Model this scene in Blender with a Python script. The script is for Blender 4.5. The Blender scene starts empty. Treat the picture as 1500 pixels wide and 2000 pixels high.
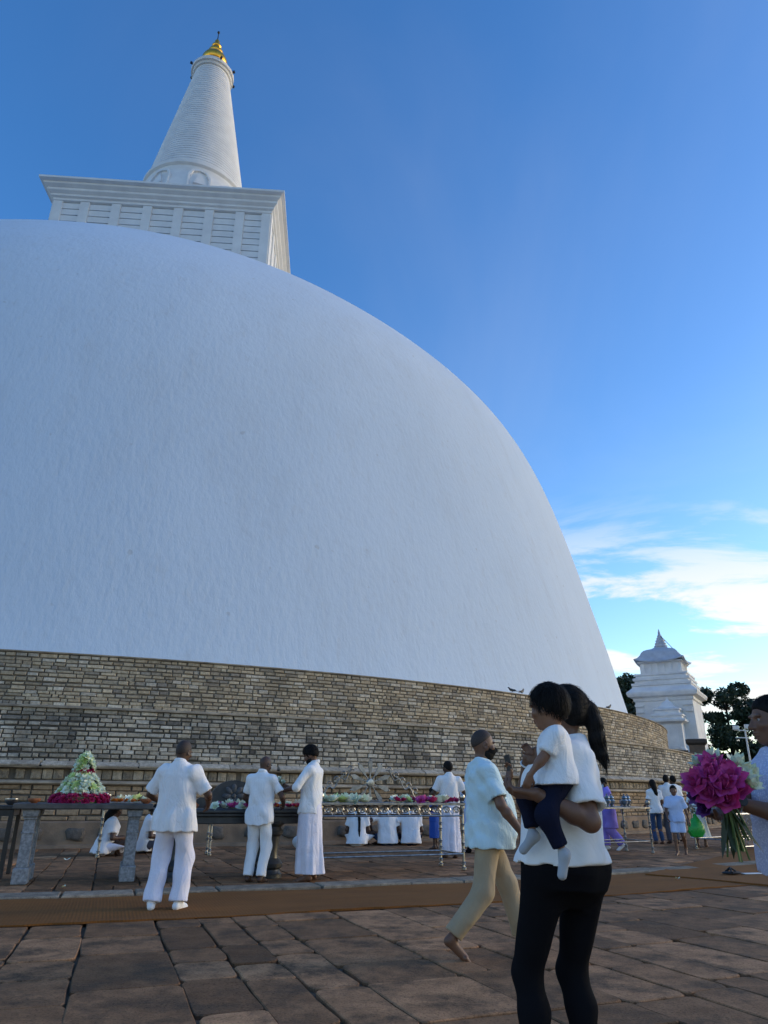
import bpy, bmesh, math, random
import numpy as np
from mathutils import Vector, Matrix
random.seed(7)
rng = np.random.default_rng(7)
PI = math.pi
scn = bpy.context.scene
COL = scn.collection

# ------------------------------------------------------------------ camera
CAM_H = 1.17
def make_camera(tilt=21.65, roll=0.62, f_px=1380.0):
    t, r = math.radians(tilt), math.radians(roll)
    fw = Vector((0, math.cos(t), math.sin(t)))
    up0 = Vector((0, -math.sin(t), math.cos(t)))
    rt0 = Vector((1, 0, 0))
    rt = rt0 * math.cos(r) + up0 * math.sin(r)
    up = up0 * math.cos(r) - rt0 * math.sin(r)
    cd = bpy.data.cameras.new('camera')
    cd.sensor_fit = 'VERTICAL'
    cd.sensor_height = 24.0
    cd.sensor_width = 18.0
    cd.lens = 24.0 * f_px / 2000.0
    cd.clip_start = 0.05
    cd.clip_end = 6000.0
    co = bpy.data.objects.new('camera', cd)
    m = Matrix.Identity(4)
    for i in range(3):
        m[i][0], m[i][1], m[i][2] = rt[i], up[i], -fw[i]
    m[2][3] = CAM_H
    co.matrix_world = m
    COL.objects.link(co)
    scn.camera = co
make_camera()

# ------------------------------------------------------------------ light, sky, exposure
SUN_EL = math.radians(13.0)
SUN_AZ = math.radians(77.0)          # clockwise from +Y (the view direction) towards +X
SUN_DIR = Vector((math.cos(SUN_EL) * math.sin(SUN_AZ), math.cos(SUN_EL) * math.cos(SUN_AZ), math.sin(SUN_EL)))
scn.view_settings.view_transform = 'Standard'
scn.view_settings.look = 'None'
scn.view_settings.gamma = 1.0
scn.view_settings.use_curve_mapping = False
scn.view_settings.exposure = 1.08
scn.render.engine = 'CYCLES'
scn.cycles.use_denoising = True
scn.cycles.max_bounces = 6
scn.cycles.sample_clamp_indirect = 4.0

def make_world():
    w = bpy.data.worlds.new('World')
    scn.world = w
    w.use_nodes = True
    nt = w.node_tree
    nt.nodes.clear()
    L = nt.links.new
    def n(t, **kw):
        o = nt.nodes.new(t)
        for k, v in kw.items():
            setattr(o, k, v)
        return o
    def math_(op, a, b=None):
        o = n('ShaderNodeMath', operation=op)
        for i, v in enumerate((a, b)):
            if v is None: continue
            if isinstance(v, (int, float)): o.inputs[i].default_value = v
            else: L(v, o.inputs[i])
        return o.outputs[0]
    def ramp(v, a, b):
        o = n('ShaderNodeMapRange', interpolation_type='SMOOTHSTEP')
        L(v, o.inputs['Value'])
        o.inputs['From Min'].default_value = a
        o.inputs['From Max'].default_value = b
        return o.outputs[0]
    sky = n('ShaderNodeTexSky', sky_type='NISHITA')
    sky.sun_disc = False
    sky.sun_elevation = SUN_EL
    sky.sun_rotation = SUN_AZ
    sky.altitude = 80
    sky.air_density = 1.0
    sky.dust_density = 0.7
    sky.ozone_density = 2.2
    hs = n('ShaderNodeHueSaturation')
    hs.inputs['Saturation'].default_value = 1.30
    hs.inputs['Hue'].default_value = 0.510
    L(sky.outputs[0], hs.inputs['Color'])
    # clouds: noise on a flat layer high above, seen in perspective
    tc = n('ShaderNodeTexCoord')
    sp = n('ShaderNodeSeparateXYZ')
    L(tc.outputs['Generated'], sp.inputs[0])
    zz = math_('ADD', math_('MAXIMUM', sp.outputs[2], 0.0), 0.07)
    cb = n('ShaderNodeCombineXYZ')
    L(math_('DIVIDE', sp.outputs[0], zz), cb.inputs[0])
    L(math_('DIVIDE', sp.outputs[1], zz), cb.inputs[1])
    mp = n('ShaderNodeMapping')
    mp.inputs['Location'].default_value = (3.1, 1.7, 0.4)
    mp.inputs['Rotation'].default_value = (0, 0, 0.5)
    mp.inputs['Scale'].default_value = (0.9, 1.5, 1)
    L(cb.outputs[0], mp.inputs[0])
    nz = n('ShaderNodeTexNoise')
    nz.inputs['Scale'].default_value = 1.15
    nz.inputs['Detail'].default_value = 9
    nz.inputs['Roughness'].default_value = 0.60
    nz.inputs['Distortion'].default_value = 0.35
    L(mp.outputs[0], nz.inputs['Vector'])
    low = ramp(sp.outputs[2], 0.40, 0.20)
    cov = math_('MULTIPLY', ramp(nz.outputs[0], 0.47, 0.585), low)
    # thin high cirrus
    nz2 = n('ShaderNodeTexNoise')
    nz2.inputs['Scale'].default_value = 0.8
    nz2.inputs['Detail'].default_value = 7
    nz2.inputs['Roughness'].default_value = 0.55
    nz2.inputs['Distortion'].default_value = 1.2
    mp2 = n('ShaderNodeMapping')
    mp2.inputs['Location'].default_value = (0.35, 5.2, 2.0)
    mp2.inputs['Scale'].default_value = (1.0, 0.55, 1)
    L(cb.outputs[0], mp2.inputs[0])
    L(mp2.outputs[0], nz2.inputs['Vector'])
    cir = math_('MULTIPLY', ramp(nz2.outputs[0], 0.45, 0.85), 0.07)
    tot = math_('MINIMUM', math_('ADD', cov, cir), 0.93)
    mx = n('ShaderNodeMix', data_type='RGBA')
    L(tot, mx.inputs['Factor'])
    L(hs.outputs[0], mx.inputs['A'])
    mx.inputs['B'].default_value = (3.3, 3.25, 3.15, 1)
    bg = n('ShaderNodeBackground')
    bg.inputs['Strength'].default_value = 0.15
    L(mx.outputs['Result'], bg.inputs['Color'])
    out = n('ShaderNodeOutputWorld')
    L(bg.outputs[0], out.inputs[0])
make_world()

def make_sun():
    ld = bpy.data.lights.new('sun', 'SUN')
    ld.energy = 0.34
    ld.angle = math.radians(11)
    ld.color = (1.0, 0.83, 0.62)
    so = bpy.data.objects.new('sun', ld)
    so.rotation_euler = (-SUN_DIR).to_track_quat('-Z', 'Y').to_euler()
    so.location = (60, 30, 60)
    COL.objects.link(so)
make_sun()

# ------------------------------------------------------------------ materials
def new_mat(name):
    m = bpy.data.materials.new(name)
    m.use_nodes = True
    return m, m.node_tree, m.node_tree.nodes['Principled BSDF']

def _mixc(nt, fac, a, b, blend='MIX'):
    o = nt.nodes.new('ShaderNodeMix'); o.data_type = 'RGBA'; o.blend_type = blend
    for s, v in (('Factor', fac), ('A', a), ('B', b)):
        i = o.inputs[s]
        if isinstance(v, (int, float)): i.default_value = v
        elif isinstance(v, tuple): i.default_value = (*v[:3], 1)
        else: nt.links.new(v, i)
    return o.outputs['Result']

def _noise(nt, scale, vec=None, detail=5, rough=0.55, dist=0.0, stretch=None, loc=None):
    o = nt.nodes.new('ShaderNodeTexNoise')
    o.inputs['Scale'].default_value = scale
    o.inputs['Detail'].default_value = detail
    o.inputs['Roughness'].default_value = rough
    o.inputs['Distortion'].default_value = dist
    if vec is not None:
        if stretch or loc:
            m = nt.nodes.new('ShaderNodeMapping')
            if stretch: m.inputs['Scale'].default_value = stretch
            if loc: m.inputs['Location'].default_value = loc
            nt.links.new(vec, m.inputs[0]); vec = m.outputs[0]
        nt.links.new(vec, o.inputs['Vector'])
    return o.outputs[0]

def _range(nt, v, a, b, c=0.0, d=1.0):
    o = nt.nodes.new('ShaderNodeMapRange')
    nt.links.new(v, o.inputs['Value'])
    for k, x in zip(('From Min', 'From Max', 'To Min', 'To Max'), (a, b, c, d)):
        o.inputs[k].default_value = x
    return o.outputs[0]

def _bump(nt, bsdf, h, strength, dist):
    o = nt.nodes.new('ShaderNodeBump')
    o.inputs['Strength'].default_value = strength
    o.inputs['Distance'].default_value = dist
    nt.links.new(h, o.inputs['Height'])
    nt.links.new(o.outputs[0], bsdf.inputs['Normal'])
    return o

def _coord(nt, kind):
    if kind == 'world':
        return nt.nodes.new('ShaderNodeNewGeometry').outputs['Position']
    return nt.nodes.new('ShaderNodeTexCoord').outputs['Object']

def simple(name, c1, c2=None, scale=6, rough=0.7, metal=0.0, bump=0.0, bscale=60, bdist=0.004, coord='world', lo=0.35, hi=0.65, spec=0.5, stretch=None, detail=5, sss=0.0):
    m, nt, b = new_mat(name)
    v = _coord(nt, coord)
    if c2 is None:
        c2 = tuple(x * 0.85 for x in c1)
    f = _range(nt, _noise(nt, scale, v, detail=detail, stretch=stretch), lo, hi)
    nt.links.new(_mixc(nt, f, c1, c2), b.inputs['Base Color'])
    b.inputs['Roughness'].default_value = rough
    b.inputs['Metallic'].default_value = metal
    b.inputs['Specular IOR Level'].default_value = spec
    if bump:
        _bump(nt, b, _noise(nt, bscale, v, stretch=stretch), bump, bdist)
    if sss:
        b.inputs['Subsurface Weight'].default_value = sss
        b.inputs['Subsurface Radius'].default_value = (0.012, 0.005, 0.003)
    return m

def piece_mat(name, tones, rand='object', grain=8.0, fine=70.0, rough=0.85, bump=0.5, bdist=0.006, dirt=(0.03, 0.028, 0.026), dirt_amt=0.5, dirt_scale=1.2, dirt_stretch=None, dlo=0.5, dhi=0.72, pit=0.8):
    """stone or brick: tone picked per piece, grain and stains on top"""
    m, nt, b = new_mat(name)
    v = _coord(nt, 'world')
    if rand == 'object':
        r = nt.nodes.new('ShaderNodeObjectInfo').outputs['Random']
    else:
        r = nt.nodes.new('ShaderNodeNewGeometry').outputs['Random Per Island']
    cr = nt.nodes.new('ShaderNodeValToRGB')
    el = cr.color_ramp.elements
    el[0].color = (*tones[0], 1); el[-1].color = (*tones[-1], 1)
    for i, t in enumerate(tones[1:-1]):
        el.new((i + 1) / (len(tones) - 1)).color = (*t, 1)
    nt.links.new(r, cr.inputs[0])
    g = _range(nt, _noise(nt, grain, v, detail=6, rough=0.65), 0.3, 0.7, 0.66, 1.3)
    gc = nt.nodes.new('ShaderNodeCombineColor')
    for i in range(3): nt.links.new(g, gc.inputs[i])
    c = _mixc(nt, 1.0, cr.outputs[0], gc.outputs[0], 'MULTIPLY')
    d = _range(nt, _noise(nt, dirt_scale, v, detail=7, rough=0.7, stretch=dirt_stretch), dlo, dhi, 0.0, dirt_amt)
    c = _mixc(nt, d, c, dirt)
    # small pits
    pv = _range(nt, _noise(nt, fine, v, detail=3, rough=0.6), 0.36, 0.46, 0.45, 1.0)
    pc = nt.nodes.new('ShaderNodeCombineColor')
    for i in range(3): nt.links.new(pv, pc.inputs[i])
    c = _mixc(nt, pit, c, pc.outputs[0], 'MULTIPLY')
    nt.links.new(c, b.inputs['Base Color'])
    b.inputs['Roughness'].default_value = rough
    b.inputs['Specular IOR Level'].default_value = 0.08
    _bump(nt, b, _noise(nt, fine * 0.6, v, detail=6, rough=0.7), bump, bdist)
    return m

# ------------------------------------------------------------------ mesh helpers
def link(o, parent=None):
    COL.objects.link(o)
    if parent is not None: o.parent = parent
    return o

def tag(o, label=None, cat=None, group=None, kind=None):
    if label: o['label'] = label
    if cat: o['category'] = cat
    if group: o['group'] = group
    if kind: o['kind'] = kind
    return o

def thing(name, label, cat, loc=(0, 0, 0), rz=0.0, group=None):
    o = bpy.data.objects.new(name, None)
    o.empty_display_size = 0.2
    COL.objects.link(o)
    o.location = loc
    o.rotation_euler = (0, 0, rz)
    return tag(o, label, cat, group)

def copy_tree(o, parent=None):
    c = o.copy(); COL.objects.link(c); c.parent = parent
    for ch in list(o.children): copy_tree(ch, c)
    return c

class MB:
    def __init__(s): s.v = []; s.f = []
    def add(s, vs, fs, M=None):
        k = len(s.v)
        if M is not None: vs = [tuple(M @ Vector(p)) for p in vs]
        s.v += [tuple(p) for p in vs]
        s.f += [tuple(i + k for i in f) for f in fs]
        return s
    def box(s, c, d, M=None, bev=0.0, taper=1.0):
        x, y, z = d[0] / 2, d[1] / 2, d[2] / 2
        if bev <= 0:
            vs = [(c[0] + sx * x * (taper if sz > 0 else 1), c[1] + sy * y * (taper if sz > 0 else 1), c[2] + sz * z) for sz in (-1, 1) for sx, sy in ((-1, -1), (1, -1), (1, 1), (-1, 1))]
            return s.add(vs, [(3, 2, 1, 0), (4, 5, 6, 7), (0, 1, 5, 4), (1, 2, 6, 5), (2, 3, 7, 6), (3, 0, 4, 7)], M)
        rings = []
        for zz, ins in ((-z, bev), (-z + bev, 0), (z - bev, 0), (z, bev)):
            k = taper if zz > 0 else 1
            X, Y = x * k - ins, y * k - ins
            B = bev * 0.6 if ins == 0 else bev * 0.3
            rings.append([(c[0] + px, c[1] + py, c[2] + zz) for px, py in ((-X + B, -Y), (X - B, -Y), (X, -Y + B), (X, Y - B), (X - B, Y), (-X + B, Y), (-X, Y - B), (-X, -Y + B))])
        return s.rings(rings, M, cap=True)
    def rings(s, rings, M=None, cap=True, closed=True):
        n = len(rings[0]); vs = [p for r in rings for p in r]; fs = []
        for i in range(len(rings) - 1):
            for j in range(n if closed else n - 1):
                a, b = i * n + j, i * n + (j + 1) % n
                fs.append((a, b, b + n, a + n))
        if cap:
            fs.append(tuple(reversed(range(n))))
            fs.append(tuple(range((len(rings) - 1) * n, len(rings) * n)))
        return s.add(vs, fs, M)
    def lathe(s, prof, seg=24, M=None, cap=True, a0=0.0, a1=2 * PI):
        rings = []
        full = abs(a1 - a0 - 2 * PI) < 1e-6
        m = seg if full else seg + 1
        for r, z in prof:
            rings.append([(r * math.cos(a0 + (a1 - a0) * j / seg), r * math.sin(a0 + (a1 - a0) * j / seg), z) for j in range(m)])
        return s.rings(rings, M, cap=cap and full, closed=full)
    def sqlathe(s, prof, M=None):
        """square section stack: half width, z"""
        return s.rings([[(-r, -r, z), (r, -r, z), (r, r, z), (-r, r, z)] for r, z in prof], M)
    def tube(s, path, rad, seg=8, M=None):
        P = [Vector(p) for p in path]
        if isinstance(rad, (int, float)): rad = [rad] * len(P)
        rings = []; ref = None
        for i, p in enumerate(P):
            t = (P[min(i + 1, len(P) - 1)] - P[max(i - 1, 0)]).normalized()
            if ref is None:
                ref = t.orthogonal().normalized()
            ref = (ref - t * ref.dot(t))
            if ref.length < 1e-6: ref = t.orthogonal()
            ref.normalize(); bi = t.cross(ref)
            rings.append([tuple(p + (ref * math.cos(2 * PI * j / seg) + bi * math.sin(2 * PI * j / seg)) * rad[i]) for j in range(seg)])
        return s.rings(rings, M)
    def sphere(s, c, r, seg=12, M=None):
        if isinstance(r, (int, float)): r = (r, r, r)
        n = max(4, seg // 2); rings = []
        for i in range(1, n):
            a = -PI / 2 + PI * i / n
            rings.append([(c[0] + r[0] * math.cos(a) * math.cos(2 * PI * j / seg), c[1] + r[1] * math.cos(a) * math.sin(2 * PI * j / seg), c[2] + r[2] * math.sin(a)) for j in range(seg)])
        return s.rings(rings, M)
    def mesh(s, name, mat, smooth=False, angle=None):
        me = bpy.data.meshes.new(name)
        me.from_pydata(s.v, [], s.f)
        me.update()
        if mat is not None: me.materials.append(mat)
        if smooth:
            me.polygons.foreach_set('use_smooth', [True] * len(me.polygons))
            if angle is not None:
                me.set_sharp_from_angle(angle=math.radians(angle))
        return me
    def build(s, name, mat, parent=None, smooth=False, angle=40, loc=None, rot=None, bevel=0.0):
        o = bpy.data.objects.new(name, s.mesh(name, mat, smooth, angle if smooth else None))
        if loc is not None: o.location = loc
        if rot is not None: o.rotation_euler = rot
        if bevel:
            md = o.modifiers.new('bevel', 'BEVEL'); md.width = bevel; md.segments = 2; md.limit_method = 'ANGLE'
        return link(o, parent)

def mesh_obj(name, me, parent=None, loc=None, rot=None, scale=None):
    o = bpy.data.objects.new(name, me)
    if loc is not None: o.location = loc
    if rot is not None: o.rotation_euler = rot
    if scale is not None: o.scale = scale
    return link(o, parent)

def Rz(a): return Matrix.Rotation(a, 4, 'Z')
def T(*p): return Matrix.Translation(p)

# ------------------------------------------------------------------ the ring the place is laid out on
AX = Vector((-20.366, 57.413, 0.0))          # the stupa's axis
A0 = math.atan2(-57.413, 20.366)             # direction from the axis towards the camera
def ring(R, a, z=0.0):
    return Vector((AX.x + R * math.cos(a), AX.y + R * math.sin(a), z))
def polar(x, y):
    return math.hypot(x - AX.x, y - AX.y), math.atan2(y - AX.y, x - AX.x)

# ------------------------------------------------------------------ ground and paving
M_MORTAR = simple('mortar', (0.115, 0.078, 0.046), (0.060, 0.044, 0.027), scale=3, rough=0.95, bump=0.6, bscale=40, bdist=0.01)
STONE_TONES = [(v * 1.52, v * .80, v * .40) for v in (.11, .24, .15, .30, .12, .20, .36, .13, .27, .17, .22, .11)]
M_PAVER = piece_mat('paving_stone', STONE_TONES, 'object', grain=5.0, fine=60, bump=0.8, bdist=0.012, dirt=(0.105, 0.068, 0.042), dirt_amt=0.9, dirt_scale=2.3, dlo=0.47, dhi=0.63, rough=0.75)
M_PAVER_FAR = piece_mat('paving_stone_far', STONE_TONES, 'island', grain=5.0, fine=60, bump=0.7, bdist=0.010, dirt=(0.105, 0.068, 0.042), dirt_amt=0.9, dirt_scale=2.3, dlo=0.47, dhi=0.63, rough=0.75)

def make_ground():
    mb = MB()
    mb.lathe([(0.5, -0.03), (70, -0.03), (300, -0.03), (3500, -0.03)], seg=96, cap=False)
    mb.f = [tuple(reversed(f)) for f in mb.f] if False else mb.f
    g = mb.build('ground', M_MORTAR, None, loc=(AX.x, AX.y, 0))
    tag(g, 'dark earthy ground under the paved stupa terrace', kind='structure')
    pav = bpy.data.objects.new('paving', None); COL.objects.link(pav)
    tag(pav, 'worn brown stone paving around the white dome', kind='structure')
    pieces = []
    R0, R1 = 43.05, 60.6
    a = A0 - math.radians(13.5)
    aend = A0 + math.radians(36)
    while a < aend:
        w = random.choice((0.36, 0.44, 0.5, 0.58, 0.66)) * random.uniform(0.92, 1.08)
        da = w / 52.0
        R = R0 + random.uniform(0, 0.6) - 0.6
        while R < R1:
            l = random.uniform(0.45, 1.15)
            ra, rb = max(R, R0), min(R + l, R1)
            if rb - ra > 0.12:
                if l < 0.75 and random.random() < 0.25 and w > 0.55:
                    k = random.uniform(0.4, 0.6)
                    pieces.append((ra, rb, a, a + da * k)); pieces.append((ra, rb, a + da * k, a + da))
                else:
                    pieces.append((ra, rb, a, a + da))
            R += l
        a += da
    def solid(p):
        ra, rb, a, b = p
        g = random.uniform(0.003, 0.011)
        j = lambda s=0.013: random.uniform(-s, s)
        mid = (ra + rb) / 2
        ga = g / mid
        cs = [ring(ra + g + j(), a + ga + j() / mid), ring(rb - g + j(), a + ga + j() / mid), ring(rb - g + j(), b - ga + j() / mid), ring(ra + g + j(), b - ga + j() / mid)]
        poly = []
        for i in range(4):
            P, Q, S = cs[i], cs[i - 1], cs[(i + 1) % 4]
            k = random.uniform(0.03, 0.09)
            poly.append(P + (Q - P).normalized() * k); 
            poly.append(P + (Q - P).normalized() * k * 0.3 + (S - P).normalized() * k * 0.3)
            poly.append(P + (S - P).normalized() * k)
            m = P.lerp(S, random.uniform(0.35, 0.65)); m += (m - (cs[0] + cs[2]) / 2).normalized() * j(0.014)
            poly.append(m)
        c = sum(poly, Vector()) / len(poly)
        tx, ty, h = random.uniform(-0.004, 0.004), random.uniform(-0.004, 0.004), random.uniform(-0.006, 0.002)
        top = lambda q: h + (q.x - c.x) * tx + (q.y - c.y) * ty
        lo = [(q.x, q.y, -0.03) for q in poly]
        mi = [(q.x, q.y, top(q) - 0.006) for q in poly]
        hi = []
        for q in poly:
            q2 = q + (c - q).normalized() * 0.010
            hi.append((q2.x, q2.y, top(q2)))
        return c, [lo, mi, hi]
    built = [solid(p) for p in pieces]
    def rank(b):
        c = b[0]; d = c.length
        vis = c.y > 3.2 and abs(math.atan2(c.x, c.y) - 0.0) < 0.60 
        return (0 if vis else 1, d)
    order = sorted(range(len(built)), key=lambda i: rank(built[i]))
    near = set(order[:300])
    far = MB()
    for i, (c, rg) in enumerate(built):
        # counter-clockwise check
        area = sum(rg[2][k][0] * rg[2][(k + 1) % len(rg[2])][1] - rg[2][(k + 1) % len(rg[2])][0] * rg[2][k][1] for k in range(len(rg[2])))
        if area < 0: rg = [list(reversed(r)) for r in rg]
        if i in near:
            mb = MB(); mb.rings([[(p[0] - c.x, p[1] - c.y, p[2]) for p in r] for r in rg])
            mb.build('paving_stone', M_PAVER, pav, loc=(c.x, c.y, 0))
        else:
            far.rings(rg)
    o = far.build('paving_stones', M_PAVER_FAR, pav); tag(o, kind='stuff')
make_ground()

# ------------------------------------------------------------------ kerb and coir mats
M_KERB = piece_mat('kerb_stone', [(0.26, 0.21, 0.15), (0.38, 0.30, 0.215), (0.32, 0.26, 0.19), (0.21, 0.17, 0.125)], 'object', grain=9, fine=80, dirt_amt=0.5, dirt_scale=3)
def make_kerb():
    k = bpy.data.objects.new('kerb', None); COL.objects.link(k)
    tag(k, 'row of pale kerb stones behind the brown mat', kind='structure')
    a = A0 - math.radians(12)
    while a < A0 + math.radians(30):
        l = random.uniform(0.75, 1.35); da = l / 50.8
        mb = MB()
        g = 0.014 / 50.8
        n = 4; rg = []
        r0, r1 = 50.60 + random.uniform(-0.03, 0.03), 51.02 + random.uniform(-0.02, 0.02)
        zt = 0.034 + random.uniform(-0.008, 0.006)
        c = ring(50.8, a + da / 2)
        ring_pts = lambda ins, z: [tuple(ring(r1 - ins, a + g + ins / 50 + (da - 2 * g - 2 * ins / 50) * t / n, z) - c) for t in range(n + 1)] + [tuple(ring(r0 + ins, a + g + ins / 50 + (da - 2 * g - 2 * ins / 50) * t / n, z) - c) for t in range(n, -1, -1)]
        mb.rings([ring_pts(0, -0.02), ring_pts(0, zt - 0.012), ring_pts(0.014, zt)])
        mb.f = [tuple(reversed(f)) for f in mb.f]
        mb.build('kerb_stone', M_KERB, k, loc=c)
        a += da
make_kerb()

def mat_coir(name, dirn):
    m, nt, b = new_mat(name)
    v = nt.nodes.new('ShaderNodeUVMap').outputs[0]
    w1 = nt.nodes.new('ShaderNodeTexWave'); w1.wave_type = 'BANDS'; w1.bands_direction = 'X'
    w1.inputs['Scale'].default_value = 9.0; w1.inputs['Distortion'].default_value = 0.6; w1.inputs['Detail'].default_value = 2
    nt.links.new(v, w1.inputs['Vector'])
    w2 = nt.nodes.new('ShaderNodeTexWave'); w2.wave_type = 'BANDS'; w2.bands_direction = 'Y'
    w2.inputs['Scale'].default_value = 9.0; w2.inputs['Distortion'].default_value = 0.8; w2.inputs['Detail'].default_value = 2
    nt.links.new(v, w2.inputs['Vector'])
    n1 = _noise(nt, 1.1, v, detail=7, rough=0.68, stretch=(0.6, 1.3, 1))
    n2 = _noise(nt, 55, v, detail=4)
    c = _mixc(nt, _range(nt, n1, 0.35, 0.65), (0.25, 0.092, 0.022), (0.145, 0.054, 0.015))
    c = _mixc(nt, _range(nt, n2, 0.3, 0.7, 0.0, 0.55), c, (0.27, 0.125, 0.04))
    ww = _mixc(nt, 0.5, w1.outputs['Color'], w2.outputs['Color'])
    c = _mixc(nt, 0.16, c, ww, 'MULTIPLY')
    nt.links.new(c, b.inputs['Base Color'])
    b.inputs['Roughness'].default_value = 0.95
    b.inputs['Specular IOR Level'].default_value = 0.15
    _bump(nt, b, ww, 0.3, 0.008)
    return m
M_COIR = mat_coir('coir', 0)

def strip_mesh(name, rows, mat, thick=0.012, label=None):
    """rows: list of rows of points across; a mat with real thickness, rough edges and UVs in metres"""
    nu, nv = len(rows), len(rows[0])
    vs = []; uv = []
    for i, r in enumerate(rows):
        for j, p in enumerate(r):
            vs.append((p[0], p[1], p[2])); 
            uv.append((p[3], p[4]))
    n = len(vs)
    vs += [(x, y, 0.001) for x, y, z in vs]; uv += uv
    fs = []
    for i in range(nu - 1):
        for j in range(nv - 1):
            a = i * nv + j
            fs.append((a, a + nv, a + nv + 1, a + 1))
    for i in range(nu - 1):
        for j in (0, nv - 1):
            a, b = i * nv + j, (i + 1) * nv + j
            fs.append((a, b, b + n, a + n) if j else (b, a, a + n, b + n))
    for j in range(nv - 1):
        for i in (0, nu - 1):
            a, b = i * nv + j, i * nv + j + 1
            fs.append((b, a, a + n, b + n) if i else (a, b, b + n, a + n))
    me = bpy.data.meshes.new(name); me.from_pydata(vs, [], fs); me.update()
    ul = me.uv_layers.new(name='uv')
    for lp in me.loops: ul.data[lp.index].uv = uv[lp.vertex_index]
    me.materials.append(mat)
    return mesh_obj(name, me)

def make_mats():
    rows = []
    a = A0 - math.radians(12); i = 0
    while a < A0 + math.radians(24):
        r = []
        for j in range(12):
            t = j / 11
            e = 0.012 * math.sin(i * 1.7 + j) if j in (0, 11) else 0
            R = 52.84 - (52.84 - 51.12) * t + e + 0.02 * math.sin(a * 60)
            p = ring(R, a)
            z = 0.016 + 0.006 * math.sin(a * 90 + t * 3) * math.sin(a * 41) + (0.004 * math.sin(t * 9 + i * .3))
            r.append((p.x, p.y, max(0.010, z), a * 52, t * 1.72))
        rows.append(r); a += 0.12 / 52; i += 1
    o = strip_mesh('coir_mat', rows, M_COIR)
    tag(o, 'long brown woven coir mat curving along the pale kerb', 'mat')
    # second mat runs off to the far right
    p0 = Vector((4.15, 12.35, 0)); d = Vector((5.95, 7.75, 0)).normalized(); s = Vector((d.y, -d.x, 0))
    rows = []
    for i in range(90):
        r = []
        for j in range(9):
            t = j / 8
            p = p0 + d * (i * 0.16) + s * (t * 1.9) - d * (0.25 * t)
            z = 0.030 + 0.004 * math.sin(i * 0.5 + t * 4)
            r.append((p.x, p.y, z, i * 0.16, t * 1.9))
        rows.append(r)
    o = strip_mesh('coir_mat', [list(reversed(r)) for r in rows], M_COIR)
    tag(o, 'straight coir mat branching off the curved one toward the far tables', 'mat')
make_mats()

# ------------------------------------------------------------------ terrace walls
W_TONES_UP = [(0.19, 0.165, 0.130), (0.36, 0.315, 0.245), (0.27, 0.235, 0.185), (0.43, 0.385, 0.305), (0.23, 0.205, 0.165), (0.33, 0.29, 0.225)]
W_TONES_UP = [(r * 1.60, g * 1.44, q * 1.24) for r, g, q in W_TONES_UP] + [(.25, .21, .165), (.72, .62, .48), (.32, .27, .21)]
W_TONES_MID = [(0.17, 0.16, 0.145), (0.33, 0.315, 0.28), (0.23, 0.22, 0.20), (0.40, 0.375, 0.33), (0.20, 0.19, 0.175), (0.29, 0.275, 0.24)]
W_TONES_MID = [(r * 1.75, g * 1.58, q * 1.36) for r, g, q in W_TONES_MID] + [(.14, .125, .11), (.66, .60, .50), (.20, .18, .155)]
W_TONES_LOW = [(0.25, 0.215, 0.165), (0.33, 0.285, 0.22), (0.22, 0.19, 0.15), (0.37, 0.32, 0.25)]
W_TONES_LOW = [(r * 1.4, g * 1.15, q * .92) for r, g, q in W_TONES_LOW]
def wall_mats(n, tones, da, sc):
    kw = dict(grain=14, fine=90, bump=0.7, bdist=0.008, dirt=(0.022, 0.022, 0.023), dirt_amt=da, dirt_scale=sc, dirt_stretch=(1, 1, 0.35), dlo=0.45, dhi=0.70, pit=0.35)
    return piece_mat(n, tones, 'object', **kw), piece_mat(n + '_small', tones, 'island', **kw)
M_UP = wall_mats('upper_brick', W_TONES_UP, 0.35, 0.55)
M_MID = wall_mats('middle_brick', W_TONES_MID, 0.60, 0.75)
M_LOW = wall_mats('lower_brick', W_TONES_LOW, 0.45, 0.8)
M_JOINT = simple('wall_mortar', (0.115, 0.10, 0.082), (0.055, 0.050, 0.043), scale=5, rough=0.95, bump=0.5, bscale=50, bdist=0.01)
M_JOINT_UP = simple('upper_wall_mortar', (0.20, 0.165, 0.125), (0.11, 0.092, 0.072), scale=4, rough=0.95, bump=0.5, bscale=50, bdist=0.01)
M_LEDGE = simple('ledge_plaster', (0.50, 0.42, 0.32), (0.24, 0.20, 0.155), scale=2.5, rough=0.9, bump=0.5, bscale=30, bdist=0.012)
M_COPE = piece_mat('coping_stone', [(0.42, 0.34, 0.25), (0.52, 0.43, 0.32), (0.33, 0.27, 0.20)], 'object', grain=10, fine=70, dirt_amt=0.4, dirt_scale=1.5)

def unit_brick(mat, seed):
    """unit piece, front face towards +x; 5 chamfered faces"""
    r = random.Random(seed)
    mb = MB()
    j = lambda s: r.uniform(-s, s)
    back = [(-0.5, -0.5, -0.5), (-0.5, 0.5, -0.5), (-0.5, 0.5, 0.5), (-0.5, -0.5, 0.5)]
    mid = [(0.2, y + j(.015), z + j(.05)) for _, y, z in back]
    fr = [(0.5 + j(0.08), y * 0.91 + j(.025), z * 0.72 + j(.08)) for _, y, z in back]
    mb.rings([back, mid, fr])
    return mb.mesh('brick', mat)

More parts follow.
